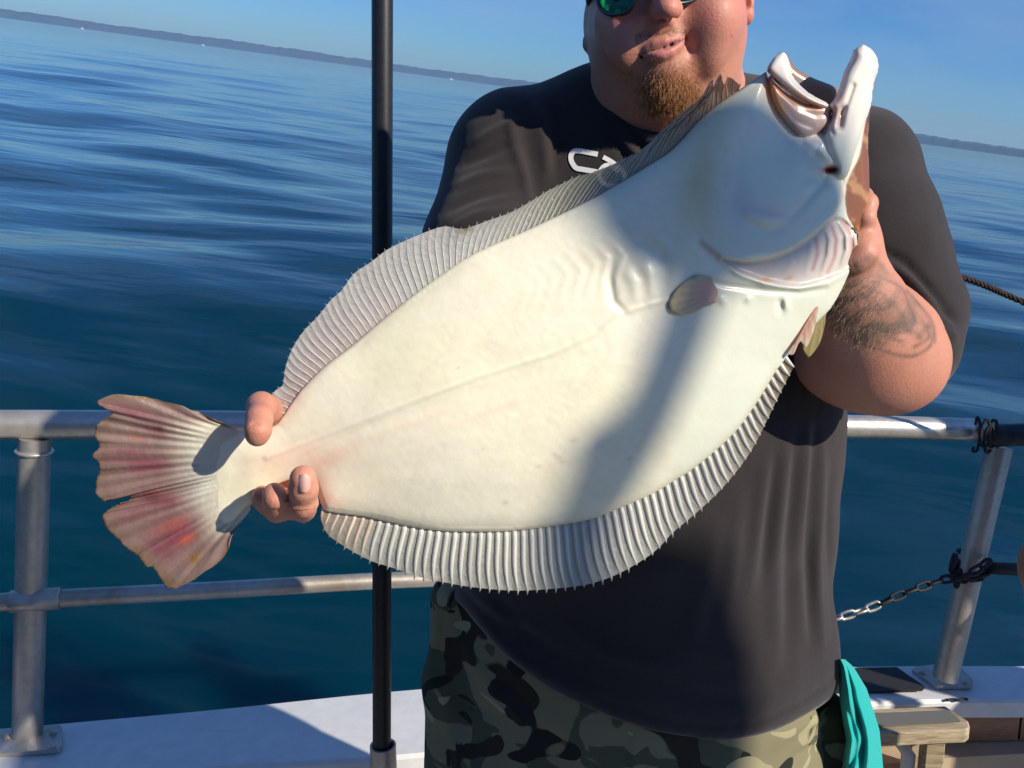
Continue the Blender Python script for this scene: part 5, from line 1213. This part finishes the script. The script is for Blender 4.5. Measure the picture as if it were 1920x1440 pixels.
# ---- another angler at the right edge: elbow, forearm and leg just reach into view
by = thing('person', Vector((1.10, 1.45, DECK)), 'second angler cut off by the right edge, only a bit of hand and leg showing', 'person')
def bystander():
    bx = at(2040, 800, 1.50)[0]; f = Field((bx - .35, 1.05, DECK + .01), (bx + .5, 1.85, .36), .0085); sh = Field((bx - .35, 1.05, -.72), (bx + .5, 1.85, .2), .0085)
    cx = bx + .22
    f.ell((cx, 1.47, -.18), (.17, .11, .26), .04); f.ell((cx, 1.47, -.62), (.17, .12, .16), .04); f.cap((cx, 1.47, .05), (cx, 1.46, .14), .055, .055, .03)
    f.ell((cx, 1.45, .235), (.075, .09, .105), .02); f.ell((cx - .01, 1.36, .22), (.014, .02, .02), .01); f.ell((cx - .005, 1.40, .17), (.05, .05, .04), .02)
    fl = MB()
    elbow = at(1985, 760, 1.47); wrist = at(1965, 980, 1.42); hand = at(1938, 1060, 1.40)
    f.chain([(cx - .17, 1.47, .0), elbow, wrist], [.055, .043, .029], .02); f.ell(hand, (.022, .035, .05), .015)
    for k in range(4): h = Vector(hand) + Vector((.004, -.025 + k * .017, -.03)); f.chain([h, h + Vector((.006, -.004, -.035)), h + Vector((.018, -.006, -.055))], [.010, .009, .008], .004)
    for k in range(1): h = Vector(hand) + Vector((-.006, -.03, .01)); f.chain([h, h + Vector((-.0, -.022, -.03))], [.011, .009], .006)
    f.chain([(cx + .17, 1.47, .0), (cx + .24, 1.42, -.28), (cx + .2, 1.3, -.5)], [.055, .043, .03], .02); f.ell((cx + .19, 1.27, -.56), (.03, .025, .05), .02)
    lg = at(1992, 1400, 1.47)
    for sx, x in ((-1, lg[0]), (1, cx + .1)): f.chain([(x + .03 if sx < 0 else x, 1.47, -.72), (x, 1.45, DECK + .5), (x, 1.48, DECK + .09)], [.085, .06, .045], .02); f.chain([(x, 1.48, DECK + .07), (x, 1.34, DECK + .04)], [.045, .034], .02)
    v, q = f.mesh(); v = relax(v, q, 2); n = len(v); px, py = proj(v)
    col = np.tile(np.array([.40, .185, .105]), (n, 1)); mesh('body', v, q, skin, by, col=col)
    sh.ell((cx, 1.47, -.18), (.195, .135, .29), .04); sh.ell((cx, 1.47, -.5), (.19, .14, .2), .04); sh.chain([(cx - .17, 1.47, .0), tuple((Vector((cx - .17, 1.47, 0)) + Vector(elbow)) / 2 + Vector((0, 0, -.03)))], [.075, .07], .02); sh.chain([(cx + .17, 1.47, 0), (cx + .22, 1.44, -.18)], [.075, .07], .02)
    v, q = sh.mesh(); v = relax(v, q, 2); v = v + vnorm(v, q) * (vnoise(v, 18, 95) * .006)[:, None]; mesh('shirt', v, q, blackcloth, by)
    g = Field((bx - .3, 1.15, DECK + .45), (bx + .5, 1.8, -.5), .009); g.ell((cx, 1.47, -.66), (.18, .135, .14), .04)
    g.chain([(lg[0] + .05, 1.47, -.74), (lg[0] + .045, 1.46, DECK + .62)], [.1, .095], .02); g.chain([(cx + .1, 1.47, -.74), (cx + .1, 1.46, DECK + .6)], [.105, .1], .02); v, q = g.mesh(); mesh('shorts', v, q, cloth('navy cotton', (.02, .024, .045)), by)
    hc_ = Field((cx - .12, 1.3, .2), (cx + .12, 1.6, .4), .006); hc_.ell((cx, 1.455, .255), (.082, .097, .105), .02); hc_.apply((-1, .5, 0), (3, 2.5, 1), lambda X, Y, Z: Z - .26 + 0 * X + 0 * Y, .004, 'sub'); v, q = hc_.mesh(); mesh('cap', v, q, blackcloth, by)
bystander()

# ---- unseen cabin added to deepen shade; unseen post added to cast shadows
cabin = thing('shade_cabin', Vector((-.6, -2.4, DECK)), 'white cabin added unseen behind the photographer to deepen shade, dark windows and flat roof', 'cabin')
cwall = mat('wheelhouse paint', (.42, .42, .41), .45)
glassd = mat('dark window glass', (.02, .03, .035), .05, spec=.8)
MB().box((-.6, -2.6, DECK + 1.02), (3.4, 1.6, 2.04), bev=.03).build('wall', cwall, cabin)
MB().box((-.6, -2.15, DECK + 2.12), (3.7, 2.9, .08), bev=.03).build('roof', cwall, cabin)
for k in range(3): MB().box((-1.65 + k * .95, -1.795, DECK + 1.45), (.72, .02, .62), bev=.008).build('window', glassd, cabin)
MB().box((.75, -1.795, DECK + .95), (.62, .03, 1.85), bev=.01).build('door', cwall, cabin)
sd = -SUN_B
def up_sun(px, py, Y, s): return at(px, py, Y) + sd * s
casterp = thing('shadow_caster', Vector((2.6, -.9, DECK)), 'unseen dark shape on a cranked post, added to shade the fish and man', 'sun_blocker')
cL = up_sun(1285, 385, .83, 3.3)  # shape placed up-sun so its shadow covers the fish's head
f = Field(tuple(cL - Vector((.2, .2, .2))), tuple(cL + Vector((.2, .2, .2))), .007)
f.ell(cL, (.100, .080, .084), .02); f.ell(cL + Vector((-.055, .045, -.015)), (.052, .05, .045), .03); f.ell(up_sun(1455, 425, .84, 3.3), (.055, .055, .050), .03); v, q = f.mesh(); mesh('caster_head', v, q, black, casterp)
e1 = up_sun(1075, 1010, .81, 3.5)  # tube bent to throw a streak of shade down the fish
MB().tube(bezpath([cL, (cL + e1) / 2, e1, Vector((e1.x + .03, e1.y - .03, e1.z - .12)), Vector((e1.x + .03, e1.y - .03, DECK))], 6), .026, 14).build('post', black, casterp, smooth=True)

cb = up_sun(1085, 1345, .96, 3.6)  # unseen shape added up-sun to darken the shirt and trousers
f = Field(tuple(cb - Vector((.3, .3, .3))), tuple(cb + Vector((.3, .3, .3))), .012)
f.ell(cb, (.16, .13, .20), .03); f.ell(cb + Vector((.02, 0, -.12)), (.15, .12, .13), .05); v, q = f.mesh(); mesh('shade_blob', v, q, cwall, casterp)
# unseen copy of the angler, added to shade the right of the gunwale
p3 = by.copy(); C.objects.link(p3); p3.location = by.location + Vector((1.05, .02, 0)); roots.append(p3)
p3['label'] = 'third figure in dark clothes added unseen beyond the second angler to shade the gunwale'
for ch in list(by.children): k_ = ch.copy(); C.objects.link(k_); k_.parent = p3
# ------------------------------------------------------------------ tip the boat on the sea
for o in roots:
    o.matrix_world = HEEL @ Matrix.Translation(o.location)
